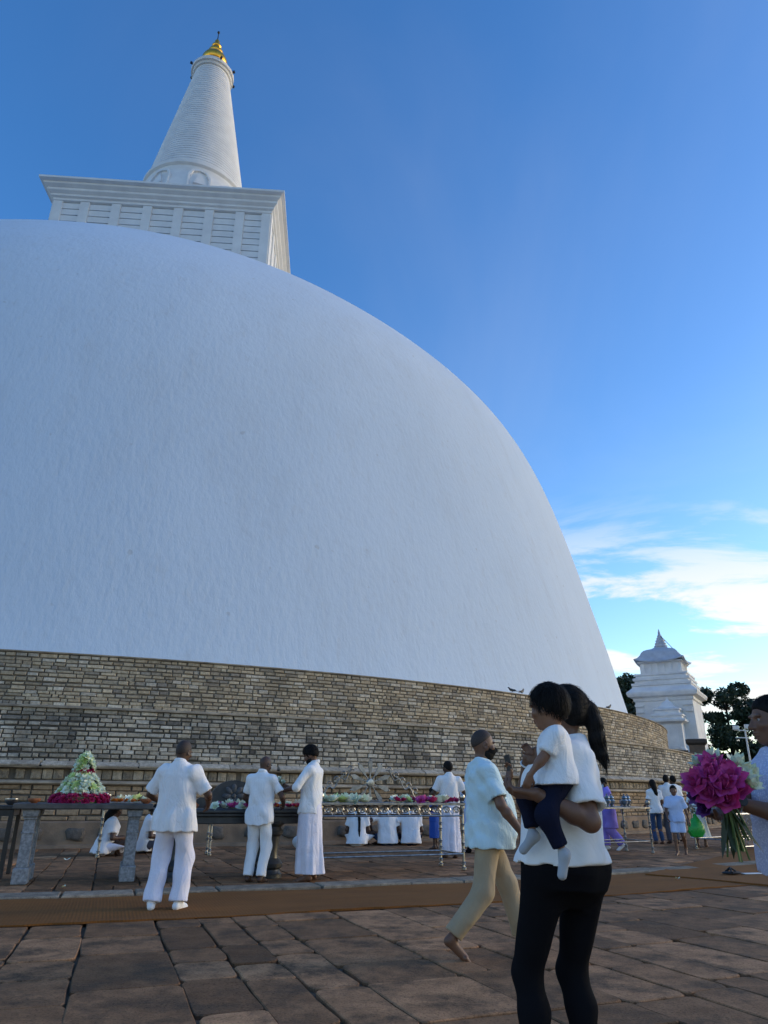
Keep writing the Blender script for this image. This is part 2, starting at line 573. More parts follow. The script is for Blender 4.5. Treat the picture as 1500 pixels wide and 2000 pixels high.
def brick_wall(name, label, R, z0, z1, rows, blen, mats, joint, near_n=300, extra=None, depth=0.07):
    w = thing(name, label, 'wall', loc=(AX.x, AX.y, 0))
    core = MB(); core.lathe([(R - 0.035, z0 - 0.05), (R - 0.035, z1)], seg=360, cap=False)
    core.build('core', joint, w, smooth=True)
    aL, aR = A0 - math.radians(24), A0 + math.radians(62)
    bricks = []
    zed = np.linspace(z0, z1, rows + 1)
    zed[1:-1] += rng.uniform(-0.012, 0.012, rows - 1)
    for k in range(rows):
        za, zb = zed[k], zed[k + 1]
        a = aL + random.uniform(0, blen) / R
        while a < aR:
            l = blen * random.choice((0.55, 0.8, 0.95, 1.0, 1.15, 1.45)) * random.uniform(0.9, 1.1)
            da = l / R
            wob = .018 * math.sin(a * R * .55 + k * .9) * math.sin(a * R * .17 + 1) + random.uniform(-.006, .006)
            bricks.append((a + da / 2, (za + zb) / 2 + (wob if 0 < k < rows - 1 else wob * .3), l - random.uniform(0.014, 0.045), (zb - za) - random.uniform(0.014, 0.034), R + random.uniform(-0.012, 0.014)))
            a += da
    cam = Vector((0, 0, CAM_H))
    keyed = sorted(range(len(bricks)), key=lambda i: (abs(math.atan2((ring(R, bricks[i][0]) - cam).x, (ring(R, bricks[i][0]) - cam).y) + 0.22) > 0.38, (ring(R, bricks[i][0], bricks[i][1]) - cam).length))
    near = set(keyed[:near_n])
    variants = [unit_brick(mats[0], s) for s in range(8)]
    V = []; F = []
    for i, (a, z, l, h, r) in enumerate(bricks):
        if i in near:
            o = mesh_obj('brick', variants[i % 8], w, loc=((r - depth / 2) * math.cos(a), (r - depth / 2) * math.sin(a), z), rot=(0, 0, a), scale=(depth, l, h))
        else:
            k = len(V); ca, sa = math.cos(a), math.sin(a)
            for x, sy, sz in ((-depth, 1, 1), (-0.012, 1, 1), (0.0, 0.90, 0.70)):
                for y, q in ((-.5, -.5), (.5, -.5), (.5, .5), (-.5, .5)):
                    yy = y * l * sy + random.uniform(-.004, .004); rr = r + x
                    V.append((rr * ca - yy * sa, rr * sa + yy * ca, z + q * h * sz + random.uniform(-.003, .003)))
            for m in (0, 4):
                for j in range(4):
                    b = (j + 1) % 4
                    F.append((k + m + j, k + m + b, k + m + 4 + b, k + m + 4 + j))
            F.append((k + 8, k + 9, k + 10, k + 11))
    me = bpy.data.meshes.new('bricks'); me.from_pydata(V, [], F); me.update(); me.materials.append(mats[1])
    o = mesh_obj('bricks', me, w); tag(o, kind='stuff')
    return w

def ring_part(name, prof, mat, parent, seg=360, smooth=False):
    mb = MB(); mb.lathe(prof, seg=seg, cap=False)
    return mb.build(name, mat, parent, smooth=smooth, angle=30)

w3 = brick_wall('terrace_wall', 'upper curved wall of pale sandy bricks right under the white dome', 39.70, 3.10, 4.60, 14, 0.30, M_UP, M_JOINT_UP)
ring_part('ledge', [(39.66, 4.60), (39.74, 4.605), (39.76, 4.635), (39.70, 4.65), (37.0, 4.66)], M_LEDGE, w3)
w2 = brick_wall('terrace_wall', 'middle curved wall of grey bricks stained black with lichen', 41.20, 1.76, 3.04, 12, 0.29, M_MID, M_JOINT)
ring_part('ledge', [(41.15, 3.03), (41.27, 3.04), (41.28, 3.085), (41.2, 3.10), (39.6, 3.13)], M_LEDGE, w2)
w1 = brick_wall('terrace_wall', 'lowest curved wall with carved frieze and sloping coping behind the offering tables', 42.70, 0.52, 1.26, 6, 0.42, M_LOW, M_JOINT, near_n=280)
M_PLINTH = simple('plinth_stone', (0.30, 0.205, 0.13), (0.17, 0.12, 0.08), scale=2.2, rough=0.9, bump=0.6, bscale=25, bdist=0.015)
def low_wall_trim():
    # plinth at the foot with raised square panels, moulding, frieze of carved blocks, coping stones
    ring_part('plinth', [(42.68, 0.525), (42.86, 0.515), (42.90, 0.49), (42.90, 0.06), (42.98, 0.05), (43.0, -0.03)], M_PLINTH, w1)
    ring_part('moulding', [(42.64, 1.255), (42.76, 1.262), (42.80, 1.29), (42.80, 1.32), (42.74, 1.345), (42.66, 1.352)], M_LEDGE, w1)
    ring_part('frieze', [(42.62, 1.35), (42.62, 1.60)], M_JOINT_UP, w1)
    ring_part('shelf', [(42.60, 1.598), (42.84, 1.605), (42.86, 1.63)], M_LEDGE, w1)
    ring_part('ledge_top', [(42.80, 1.66), (41.1, 1.775)], M_LEDGE, w1)
    blk = []
    for s in range(4):
        mb = MB()
        mb.box((0, 0, 0), (0.07, 0.20, 0.20), bev=0.012)
        mb.box((0.045, -0.055 + 0.01 * s, 0.0), (0.03, 0.03, 0.15))
        mb.box((0.045, 0.05, 0.03 - 0.02 * s), (0.03, 0.05, 0.045))
        mb.box((0.045, 0.05, -0.055), (0.03, 0.06, 0.03))
        blk.append(mb.mesh('frieze_block', M_COPE))
    a = A0 - math.radians(10); k = 0
    while a < A0 + math.radians(48):
        o = mesh_obj('frieze_block', blk[random.randrange(4)], w1, loc=(42.63 * math.cos(a), 42.63 * math.sin(a), 1.475), rot=(0, 0, a), scale=(1, random.uniform(0.9, 1.08), 1))
        a += random.choice((0.225, 0.225, 0.23, 0.33)) / 42.6; k += 1
    cop = []
    for s in range(3):
        mb = MB()
        L = 0.5
        mb.rings([[(-0.10, y, -0.055), (0.17, y, -0.055), (0.18, y, -0.02), (0.02, y, 0.06), (-0.10, y, 0.075)] for y in (-L / 2, L / 2)])
        mb.f = [tuple(reversed(f)) for f in mb.f]
        cop.append(mb.mesh('coping_stone', M_COPE))
    a = A0 - math.radians(10)
    while a < A0 + math.radians(48):
        l = random.uniform(0.4, 0.62)
        mesh_obj('coping_stone', cop[random.randrange(3)], w1, loc=(42.70 * math.cos(a), 42.70 * math.sin(a), 1.686 + random.uniform(-.004, .004)), rot=(0, 0, a), scale=(1, (l - 0.012) / 0.5, 1))
        a += l / 42.7
    # relief panels on the plinth
    pn = []
    for s in range(3):
        mb = MB()
        prof = []
        r = random.Random(50 + s)
        n = 14
        o1 = [(0.0, 0.20 * max(-1, min(1, 1.35 * math.cos(2 * PI * j / n))) * r.uniform(0.75, 1.1), 0.14 * max(-1, min(1, 1.35 * math.sin(2 * PI * j / n))) * r.uniform(0.7, 1.1)) for j in range(n)]
        mb.rings([o1, [(0.035, y * 0.92, z * 0.92) for _, y, z in o1], [(0.055, y * 0.6, z * 0.6) for _, y, z in o1]])
        pn.append(mb.mesh('carved_boulder', simple('carved_boulder_%s' % 'abc'[s], (0.14, 0.12, 0.10), (0.085, 0.075, 0.062), scale=9, rough=0.9, bump=0.8, bscale=30, bdist=0.02), True))
    a = A0 - math.radians(9)
    while a < A0 + math.radians(46):
        mesh_obj('carved_boulder', pn[random.randrange(3)], w1, loc=(42.89 * math.cos(a), 42.89 * math.sin(a), 0.27), rot=(0, 0, a), scale=(1, random.uniform(0.8, 1.1), random.uniform(0.8, 1.05)))
        a += random.uniform(0.5, 0.95) / 42.9
low_wall_trim()

# ------------------------------------------------------------------ the stupa
def mat_dome():
    m, nt, b = new_mat('whitewash')
    v = _coord(nt, 'world')
    n1 = _noise(nt, 0.16, v, detail=6, rough=0.6, stretch=(1, 1, 0.35))
    n2 = _noise(nt, 3.0, v, detail=6, rough=0.65, stretch=(1, 1, 0.35))
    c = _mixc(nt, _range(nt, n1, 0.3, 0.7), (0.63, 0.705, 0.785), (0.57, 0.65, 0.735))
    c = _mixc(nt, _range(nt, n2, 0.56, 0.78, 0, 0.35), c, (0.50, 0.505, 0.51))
    ns = _noise(nt, 0.9, v, detail=7, rough=0.68, stretch=(1, 1, 0.06))
    c = _mixc(nt, _range(nt, ns, 0.50, 0.74, 0, 0.22), c, (0.46, 0.48, 0.50))
    nb = _noise(nt, 0.07, v, detail=8, rough=0.7)
    c = _mixc(nt, _range(nt, nb, 0.52, 0.70, 0, 0.14), c, (0.54, 0.55, 0.555))
    n3 = _noise(nt, 2.4, v, detail=2, rough=0.4)
    c = _mixc(nt, _range(nt, n3, 0.745, 0.80, 0, 0.45), c, (0.42, 0.42, 0.42))
    nt.links.new(c, b.inputs['Base Color'])
    b.inputs['Roughness'].default_value = 0.9
    b.inputs['Specular IOR Level'].default_value = 0.2
    h = _noise(nt, 5.0, v, detail=5, rough=0.6, stretch=(1, 1, 0.4))
    _bump(nt, b, h, 0.42, 0.07)
    return m
M_WHITE = mat_dome()
M_WHITE2 = simple('white_paint', (0.80, 0.79, 0.77), (0.68, 0.67, 0.66), scale=0.9, rough=0.75, bump=0.25, bscale=8, bdist=0.02, lo=0.3, hi=0.75)
M_GROOVE = simple('shadow_joint', (0.30, 0.30, 0.30), (0.22, 0.22, 0.22), scale=2, rough=0.9)
M_GOLD = simple('gold_leaf', (1.0, 0.52, 0.07), (0.85, 0.38, 0.05), scale=3, rough=0.33, metal=1.0)
M_BLACK = simple('black_metal', (0.015, 0.015, 0.016), (0.03, 0.03, 0.03), scale=8, rough=0.5)
K = 0.959
def make_stupa():
    s = thing('stupa', 'huge whitewashed dome with square top and ringed spire', 'stupa', loc=(AX.x, AX.y, 0))
    zr = np.array([(4.75, 39.55), (5.2, 39.45), (6, 39.25), (8, 38.85), (10, 38.42), (12, 37.92), (14, 37.4), (16, 36.9), (18, 36.38), (20, 35.8), (22, 35.15), (24, 34.35), (26, 33.3), (28, 31.85), (30, 29.9), (32, 27.95), (34, 25.75), (36, 23.25), (38, 20.4), (40, 17.0), (42, 12.6), (43.6, 6.5), (44, 0.5)]) * K
    z = np.linspace(zr[0, 0], zr[-1, 0], 150); r = np.interp(z, zr[:, 0], zr[:, 1])
    k = 9; rs = np.convolve(np.pad(r, k, mode='reflect', reflect_type='odd'), np.ones(2 * k + 1) / (2 * k + 1), 'valid')
    mb = MB(); mb.lathe([(max(a, .05), b) for a, b in zip(rs, z)], seg=288, cap=False)
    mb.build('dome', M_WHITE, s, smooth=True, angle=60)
    # square harmika
    rot = math.radians(4.0)
    zt = 52.75 * K; a = 9.78 * K; A = 11.0 * K
    h = bpy.data.objects.new('harmika', None); h.rotation_euler = (0, 0, rot); link(h, s)
    mb = MB(); mb.sqlathe([(a - 0.16, 34.0), (a - 0.16, zt - 1.5)]); mb.build('body', M_WHITE2, h)
    mb = MB()
    mb.sqlathe([(a - .05, zt - 1.72), (a + .10, zt - 1.66), (a + .10, zt - 1.42), (a + .28, zt - 1.32), (a + .28, zt - 1.12), (a + .55, zt - .92), (a + .55, zt - .70), (a + .85, zt - .50), (a + .85, zt - .30), (A, zt - .20), (A, zt), (A - .3, zt + .05)])
    mb.build('cornice', M_WHITE2, h)
    # pilasters and horizontal slats on the four faces
    n = 7; bay = 2 * a / n
    ztop = zt - 1.75; zbot = 37.5
    slat = MB(); slat.box((0, 0, 0), (bay * 0.70, 0.16, 0.585)); slat = slat.mesh('slat', M_WHITE2)
    pil = MB(); pil.box((0, 0, 0), (bay * 0.29, 0.24, ztop - zbot)); pil = pil.mesh('pilaster', M_WHITE2)
    for f in range(4):
        ang = f * PI / 2
        for i in range(n + 1):
            x = -a + bay * i
            if i == 0: x += bay * 0.145
            if i == n: x -= bay * 0.145
            p = Vector((x, -a + (0.0 if f % 2 == 0 else 0.004), (ztop + zbot) / 2)); p.rotate(Matrix.Rotation(ang, 3, 'Z'))
            mesh_obj('pilaster', pil, h, loc=p, rot=(0, 0, ang))
        for i in range(n):
            for j in range(15):
                zz = ztop - 0.42 - j * 0.68
                if f in (1, 2) and j > 9: continue
                p = Vector((-a + bay * (i + 0.5), -a + 0.09, zz)); p.rotate(Matrix.Rotation(ang, 3, 'Z'))
                mesh_obj('slat', slat, h, loc=p, rot=(0, 0, ang))
    # spire
    sp = bpy.data.objects.new('spire', None); link(sp, s)
    zb = zt + 0.05
    rad = lambda z_: (4.70 - (z_ / K - 65.0) * 0.1735) * K
    z1 = 61.9 * K
    mb = MB(); mb.lathe([(rad(zb) + .25, zb), (rad(zb) + .25, zb + .7), (rad(zb) + .05, zb + .9), (rad(z1 - 1.9) + .02, z1 - 1.9), (rad(z1) + .30, z1 - 1.6), (rad(z1) + .32, z1 - 1.25), (rad(z1) + .12, z1 - 1.1), (rad(z1) + .12, z1 - .75), (rad(z1) + .34, z1 - .55), (rad(z1) + .34, z1 - .22), (rad(z1), z1)], seg=96, cap=False)
    mb.build('drum', M_WHITE2, sp, smooth=True, angle=25)
    # blind niches round the drum
    nich = MB()
    w_, h_ = 2.0, 2.7
    out = [(-w_ / 2, 0), (w_ / 2, 0), (w_ / 2, h_ * .7), (w_ / 2 - .35, h_ * .93), (0, h_), (-w_ / 2 + .35, h_ * .93), (-w_ / 2, h_ * .7)]
    nich.rings([[(0.0, x, z_) for x, z_ in out], [(0.14, x, z_) for x, z_ in out], [(0.14, x * .84, .12 + z_ * .88) for x, z_ in out], [(0.02, x * .82, .12 + z_ * .87) for x, z_ in out]])
    nich.rings([[(0.0, -.5, .9), (0.0, .5, .9), (0.0, 0, 2.1)], [(0.22, -.5, .9), (0.22, .5, .9), (0.2, 0, 2.1)]])
    nm = nich.mesh('niche', M_WHITE2)
    for j in range(9):
        an = A0 + 2 * PI * j / 9 + 0.02
        zz = z1 - 4.9
        mesh_obj('niche', nm, sp, loc=((rad(zz) - .05) * math.cos(an), (rad(zz) - .05) * math.sin(an), zz), rot=(0, -0.17, an), scale=(1.6, 1.1, 1.35))
    # stacked rings
    zc = z1; ztop2 = 80.6 * K; nr = 46; rg = []
    dz = (ztop2 - z1) / nr
    for j in range(nr):
        za = z1 + dz * j
        mb = MB()
        mb.lathe([(rad(za) - .20, za), (rad(za) - .19, za + dz * .16), (rad(za) + .02, za + dz * .20), (rad(za) + .03, za + dz * .6), (rad(za) - .01, za + dz * .97), (rad(za) - .20, za + dz * 1.0)], seg=72, cap=False)
        mb.build('spire_ring', M_WHITE2, sp, smooth=True, angle=50)
    rt = rad(ztop2)
    mb = MB(); mb.lathe([(rt - .1, ztop2 - .1), (rt + .22, ztop2 + .05), (rt + .30, ztop2 + .28), (rt + .48, ztop2 + .38), (rt + .50, ztop2 + .75), (rt + .36, ztop2 + .80), (rt + .36, ztop2 + 1.0), (.3, ztop2 + 1.05)], seg=64, cap=False)
    mb.build('rim', M_WHITE2, sp, smooth=True, angle=25)
    # floodlights on the rim
    fl = MB(); fl.box((0.25, 0, 0), (0.34, 0.30, 0.34), bev=.03); fl.tube([(0, 0, -.3), (.25, 0, -.05)], .05, 6); fl = fl.mesh('floodlight', M_BLACK)
    for d in (-75, -118, 62, 15, 150, 105):
        an = A0 + math.radians(d)
        mesh_obj('floodlight', fl, sp, loc=((rt + .45) * math.cos(an), (rt + .45) * math.sin(an), ztop2 + 0.85), rot=(0, 0, an), scale=(.75, .75, .75))
    # gold finial
    z0 = ztop2 + 0.95
    fi = bpy.data.objects.new('finial', None); link(fi, s)
    mb = MB()
    mb.lathe([(.75, z0), (.72, z0 + .5), (.62, z0 + .9), (.95, z0 + 1.1), (1.16, z0 + 1.45), (1.20, z0 + 1.9), (1.05, z0 + 2.3), (.72, z0 + 2.6), (.50, z0 + 2.75), (.62, z0 + 2.9), (.72, z0 + 3.15), (.62, z0 + 3.45), (.40, z0 + 3.65), (.32, z0 + 3.85), (.44, z0 + 4.0), (.46, z0 + 4.15), (.34, z0 + 4.3), (.20, z0 + 4.7), (.24, z0 + 4.85), (.15, z0 + 5.1), (.05, z0 + 5.2)], seg=32)
    mb.v = [(x * 1.22, y * 1.22, z0 + (z_ - z0) * 1.12) for x, y, z_ in mb.v]
    mb.build('gilded_pinnacle', M_GOLD, fi, smooth=True, angle=50)
    mb = MB(); mb.tube([(0, 0, z0 + 5.75), (0, 0, z0 + 7.0)], [.07, .045], 8); mb.build('rod', M_BLACK, fi)
    mb = MB(); mb.sphere((0, 0, z0 + 7.1), .16, 12); mb.build('crystal', M_BLACK, fi, smooth=True)
make_stupa()

# ------------------------------------------------------------------ white shrine to the right
M_SHRINE = simple('shrine_white', (0.80, 0.79, 0.77), (0.66, 0.65, 0.64), scale=1.1, rough=0.75, bump=0.2, bscale=6, bdist=0.03)
M_SHRINE_ROOF = simple('shrine_roof', (0.52, 0.54, 0.58), (0.40, 0.42, 0.46), scale=1.5, rough=0.6, bump=0.2, bscale=5, bdist=0.03)
M_BROWNSTONE = simple('brown_stone', (0.20, 0.14, 0.10), (0.12, 0.085, 0.06), scale=2, rough=0.9, bump=0.4, bscale=9, bdist=0.03)
def make_shrine():
    C = (28.4, 72.0, 0)
    s = thing('shrine', 'white tiered shrine with curved roof and pointed spire beside the dome', 'shrine', loc=C, rz=math.radians(-31))
    mb = MB(); mb.sqlathe([(2.95, 0), (2.95, 3.9), (2.75, 4.0), (2.62, 9.6), (2.75, 9.7), (2.75, 9.95)]); mb.build('wall', M_SHRINE, s)
    mb = MB(); mb.sqlathe([(2.7, 9.93), (3.15, 10.1), (3.25, 10.35), (3.25, 10.5), (2.75, 10.95), (2.72, 11.1)]); mb.build('cornice', M_SHRINE, s)
    mb = MB(); mb.sqlathe([(2.6, 11.08), (2.78, 11.16), (2.78, 11.38), (2.5, 11.44), (2.46, 11.62), (2.62, 11.68), (2.62, 11.9), (2.38, 11.96), (2.34, 12.1), (2.48, 12.16), (2.48, 12.32), (2.0, 12.36)]); mb.build('stepped_tier', M_SHRINE, s)
    mb = MB(); mb.sqlathe([(1.85, 12.3), (1.85, 13.35), (2.1, 13.45), (2.1, 13.55)]); up = mb.build('upper_room', M_SHRINE, s)
    pm = MB(); pm.box((0, 0, 0), (0.22, 0.12, 1.0)); pm = pm.mesh('pilaster', M_SHRINE)
    for f in range(4):
        for x in (-1.6, -.95, -.32, .32, .95, 1.6):
            p = Vector((x, -1.9, 12.85)); p.rotate(Matrix.Rotation(f * PI / 2, 3, 'Z'))
            mesh_obj('pilaster', pm, up, loc=p, rot=(0, 0, f * PI / 2))
    # bell roof with sagging eaves: corners sweep outwards
    rg = []
    for r, z, lift in ((2.35, 13.50, .16), (2.38, 13.58, .16), (2.05, 13.85, .08), (1.82, 14.2, .03), (1.7, 14.5, 0), (1.5, 14.72, 0), (1.2, 14.86, 0), (.8, 14.98, 0), (.55, 15.15, 0), (.5, 15.25, 0)):
        pts = []
        for c in range(4):
            for t in range(6):
                u = -1 + 2 * t / 6
                p = Vector((u * r, -r, z + lift * (abs(u) ** 3) * 1.6 - lift * .5 * (1 - abs(u)))); p.rotate(Matrix.Rotation(c * PI / 2, 3, 'Z'))
                pts.append(tuple(p))
        rg.append(pts)
    mb = MB(); mb.rings(rg); mb.build('roof', M_SHRINE_ROOF, s, smooth=True, angle=40)
    mb = MB(); mb.lathe([(.62, 15.2), (.66, 15.32), (.5, 15.45), (.56, 15.6), (.42, 15.72), (.46, 15.88), (.32, 16.0), (.35, 16.12), (.22, 16.25), (.24, 16.35), (.14, 16.5), (.12, 16.7), (.02, 17.1)], seg=20); mb.build('spire', M_SHRINE_ROOF, s, smooth=True, angle=30)
    mb = MB(); mb.tube([(.1, -.1, 16.4), (1.3, -.9, 14.8)], .03, 6); mb.build('stay_wire', M_BLACK, s)
    # projecting porch on the camera side
    p = bpy.data.objects.new('porch', None); link(p, s); p.location = (0.45, -3.2, 0)
    mb = MB(); mb.sqlathe([(1.25, 0), (1.25, 5.1), (1.18, 5.3), (1.18, 7.3), (1.25, 7.4)]); mb.build('body', M_SHRINE, p)
    mb = MB(); mb.sqlathe([(1.2, 7.38), (1.58, 7.55), (1.6, 7.72), (1.3, 7.86), (1.3, 8.0), (1.42, 8.06), (1.42, 8.2), (1.1, 8.3), (1.05, 8.55), (1.2, 8.62), (1.2, 8.74), (.72, 8.9), (.5, 9.25), (.12, 9.6), (.06, 9.9)]); mb.build('stepped_roof', M_SHRINE, p)
    mb = MB(); mb.box((0, -1.2, 6.2), (1.5, .14, 1.7)); mb.build('panel', M_SHRINE, p)
    mb = MB(); mb.box((0, -1.28, 5.2), (1.9, .3, .16)); mb.build('sill', M_SHRINE, p)
    for sx in (-1, 1):
        mb = MB(); mb.box((sx * 2.2, -2.7, 8.75), (.7, .3, .35)); mb.box((sx * 2.2, -2.7, 9.25), (.9, .35, .2)); mb.build('bracket', M_SHRINE, s)
    g = thing('gate_pier', 'squat brown stone pier with dark cap below the white shrine', 'pier', loc=(25.6, 60.2, 0), rz=-.4)
    mb = MB(); mb.sqlathe([(.75, 0), (.75, 4.4), (.6, 4.45), (.6, 5.0)]); mb.build('shaft', M_BROWNSTONE, g)
    mb = MB(); mb.sqlathe([(.62, 4.98), (.8, 5.15), (.8, 5.4), (.6, 5.46)]); mb.build('cap', simple('dark_cap', (.07, .055, .045), None, rough=.9), g)
    mb = MB(); mb.box((-1.9, .3, 2.3), (2.4, 1.4, 4.6)); mb.build('side_wall', M_BROWNSTONE, g)
make_shrine()

# ------------------------------------------------------------------ trees
M_LEAF = simple('leaf', (0.035, 0.060, 0.022), (0.018, 0.034, 0.014), scale=0.5, rough=0.55)
M_BARK = simple('bark', (0.07, 0.05, 0.038), (0.035, 0.027, 0.022), scale=3, rough=0.95, bump=0.6, bscale=12, bdist=0.03)
def make_tree(loc, H, spread, label, seed, dens=1.0, leaf=0.26, clear=0.3):
    r = random.Random(seed)
    t = thing('tree', label, 'tree', loc=loc, group='trees beyond the shrine')
    tb = MB()
    trunk = [(0, 0, -0.2), (r.uniform(-.2, .2), r.uniform(-.2, .2), H * .25), (r.uniform(-.4, .4), r.uniform(-.4, .4), H * .5), (r.uniform(-.6, .6), r.uniform(-.6, .6), H * .8)]
    tb.tube(trunk, [.42, .34, .26, .1], 10)
    clumps = []
    for i in range(int(30 * dens)):
        k = r.uniform(clear, 0.92); an = r.uniform(0, 2 * PI)
        base = Vector(trunk[1]).lerp(Vector(trunk[3]), max(0, (k - .25) / .55))
        reach = spread * (1 - 0.55 * abs(k - .55) / .45) * r.uniform(.45, 1.0)
        tip = Vector((math.cos(an) * reach, math.sin(an) * reach, H * k + r.uniform(.3, 1.6)))
        mid = base.lerp(tip, .5) + Vector((0, 0, -.25))
        tb.tube([base, mid, tip], [.14, .08, .03], 6)
        clumps.append((tip, r.uniform(.8, 1.7)))
        clumps.append((mid.lerp(tip, .5) + Vector((r.uniform(-.7, .7), r.uniform(-.7, .7), .4)), r.uniform(.7, 1.3)))
    clumps.append((Vector((trunk[3][0], trunk[3][1], H * .93)), 1.3))
    tb.build('trunk', M_BARK, t, smooth=True)
    V = []; F = []
    g = np.random.default_rng(seed)
    for c, R in clumps:
        n = int(190 * R * R * dens)
        d = g.normal(size=(n, 3)); d /= np.linalg.norm(d, axis=1)[:, None]
        d *= (R * g.uniform(.35, 1.0, n) ** .6)[:, None]; d[:, 2] *= .72
        for q in d:
            a, b = g.normal(size=3), g.normal(size=3)
            a /= np.linalg.norm(a); b -= a * a.dot(b); b /= np.linalg.norm(b)
            s = leaf * g.uniform(.6, 1.2); k = len(V); p = np.array(c) + q
            V += [tuple(p - a * s), tuple(p + b * s * .42), tuple(p + a * s), tuple(p - b * s * .42)]
            F.append((k, k + 1, k + 2, k + 3))
    me = bpy.data.meshes.new('crown'); me.from_pydata(V, [], F); me.materials.append(M_LEAF)
    mesh_obj('crown', me, t)
make_tree((31.3, 92, 0), 15.2, 4.6, 'dark leafy tree between the dome and the white shrine', 3, 1.0, clear=.35)
make_tree((40.6, 86, 0), 12.4, 5.2, 'dark spreading tree just right of the white shrine with sky gaps', 5, 0.95, clear=.25)
make_tree((45.5, 82, 0), 11.0, 5.4, 'lower dark tree behind the white lamp post', 8, 1.1, clear=.15)
make_tree((52, 90, 0), 13.5, 5.5, 'broad dark tree farthest out beyond the lamp post', 9, 1.1, clear=.15)
make_tree((37.5, 95, 0), 8.0, 4.5, 'short dark tree low behind the brown gate pier', 13, 1.0, clear=.1)

def far_hedge():
    V = []; F = []; g = np.random.default_rng(4)
    for i in range(9000):
        an = g.uniform(-0.25, 1.25); d = g.uniform(105, 125)
        hh = 4.2 + 1.6 * math.sin(an * 17) + 1.2 * math.sin(an * 41 + 1)
        p = np.array([d * math.sin(an), d * math.cos(an), hh * g.uniform(0, 1) ** .8])
        a, b = g.normal(size=3), g.normal(size=3); a /= np.linalg.norm(a); b -= a * a.dot(b); b /= np.linalg.norm(b)
        s = g.uniform(.5, 1.0); k = len(V)
        V += [tuple(p - a * s), tuple(p + b * s * .6), tuple(p + a * s), tuple(p - b * s * .6)]; F.append((k, k + 1, k + 2, k + 3))
    me = bpy.data.meshes.new('woodland'); me.from_pydata(V, [], F); me.materials.append(M_LEAF)
    tag(mesh_obj('woodland', me), 'dark band of far-off woodland along the horizon', 'woodland', kind='stuff')
far_hedge()

M_POST = simple('post_paint', (0.72, 0.72, 0.70), (0.6, 0.6, 0.58), rough=0.5)
def make_lamp():
    l = thing('lamp_post', 'thin white lamp post with two floodlights before dark trees', 'lamp post', loc=(19.75, 40, 0), rz=.2)
    mb = MB(); mb.tube([(0, 0, 0), (0, 0, 4.55)], [.06, .045], 10); mb.build('pole', M_POST, l, smooth=True)
    for z in (4.5, 4.12):
        mb = MB(); mb.box((-.22, 0, z), (.85, .05, .05)); mb.build('crossarm', M_POST, l)
    for x, z in ((-.6, 4.62), (.12, 4.7)):
        mb = MB(); mb.box((x, -.08, z), (.3, .16, .22), bev=.02); mb.build('floodlight', M_POST, l)
make_lamp()

# ------------------------------------------------------------------ offering tables
M_GRANITE = simple('grey_granite', (0.30, 0.31, 0.32), (0.15, 0.155, 0.165), scale=28, rough=0.6, bump=0.35, bscale=60, bdist=0.006)
M_GRANITE_D = simple('dark_slab', (0.085, 0.08, 0.075), (0.045, 0.042, 0.04), scale=9, rough=0.55, bump=0.3, bscale=50, bdist=0.005)
M_BLACKSTONE = simple('black_polished_stone', (0.022, 0.024, 0.026), (0.045, 0.048, 0.05), scale=7, rough=0.38, bump=0.15, bscale=40, bdist=0.004)
M_SILVER = simple('silver_metal', (0.46, 0.45, 0.43), (0.24, 0.235, 0.225), scale=14, rough=0.32, metal=1.0, bump=0.2, bscale=60, bdist=0.004)
M_SILVER_D = simple('tarnished_metal', (0.34, 0.33, 0.31), (0.19, 0.185, 0.175), scale=10, rough=0.45, metal=0.85, bump=0.3, bscale=70, bdist=0.004)
M_TERRA = simple('terracotta', (0.33, 0.115, 0.045), (0.22, 0.075, 0.03), scale=9, rough=0.7, bump=0.2)
M_DARKWOOD = simple('dark_wood', (0.045, 0.036, 0.030), (0.025, 0.02, 0.018), scale=5, rough=0.5, stretch=(1, 1, .2))

def frame_at(R, deg):
    """local frame on the ring: +x runs clockwise seen from the dome (to the right from the camera), +y towards the dome"""
    a = math.radians(deg)
    return ring(R, a), a + PI / 2

def table_frame(R, d0, d1):
    a = math.radians((d0 + d1) / 2)
    L = 2 * R * math.sin(math.radians(d1 - d0) / 2)
    return ring(R, a), a + PI / 2, L     # rotation puts +x along growing angle, +y inward

def turned_leg(h, r=0.028, rings_=8):
    prof = [(r * .8, 0), (r * 1.3, .01), (r * 1.3, .035), (r * .7, .05)]
    for i in range(rings_):
        z = .06 + (h - .12) * (i + .5) / rings_
        prof += [(r * .62, z - (h - .12) / rings_ * .38)]
        if i % 3 != 1:
            prof += [(r * .62, z - .028), (r * 1.15, z - .020), (r * .75, z - .008), (r * 1.2, z + .008), (r * .65, z + .02)]
    prof += [(r * .7, h - .06), (r * 1.3, h - .045), (r * 1.3, h - .01), (r, h)]
    return prof

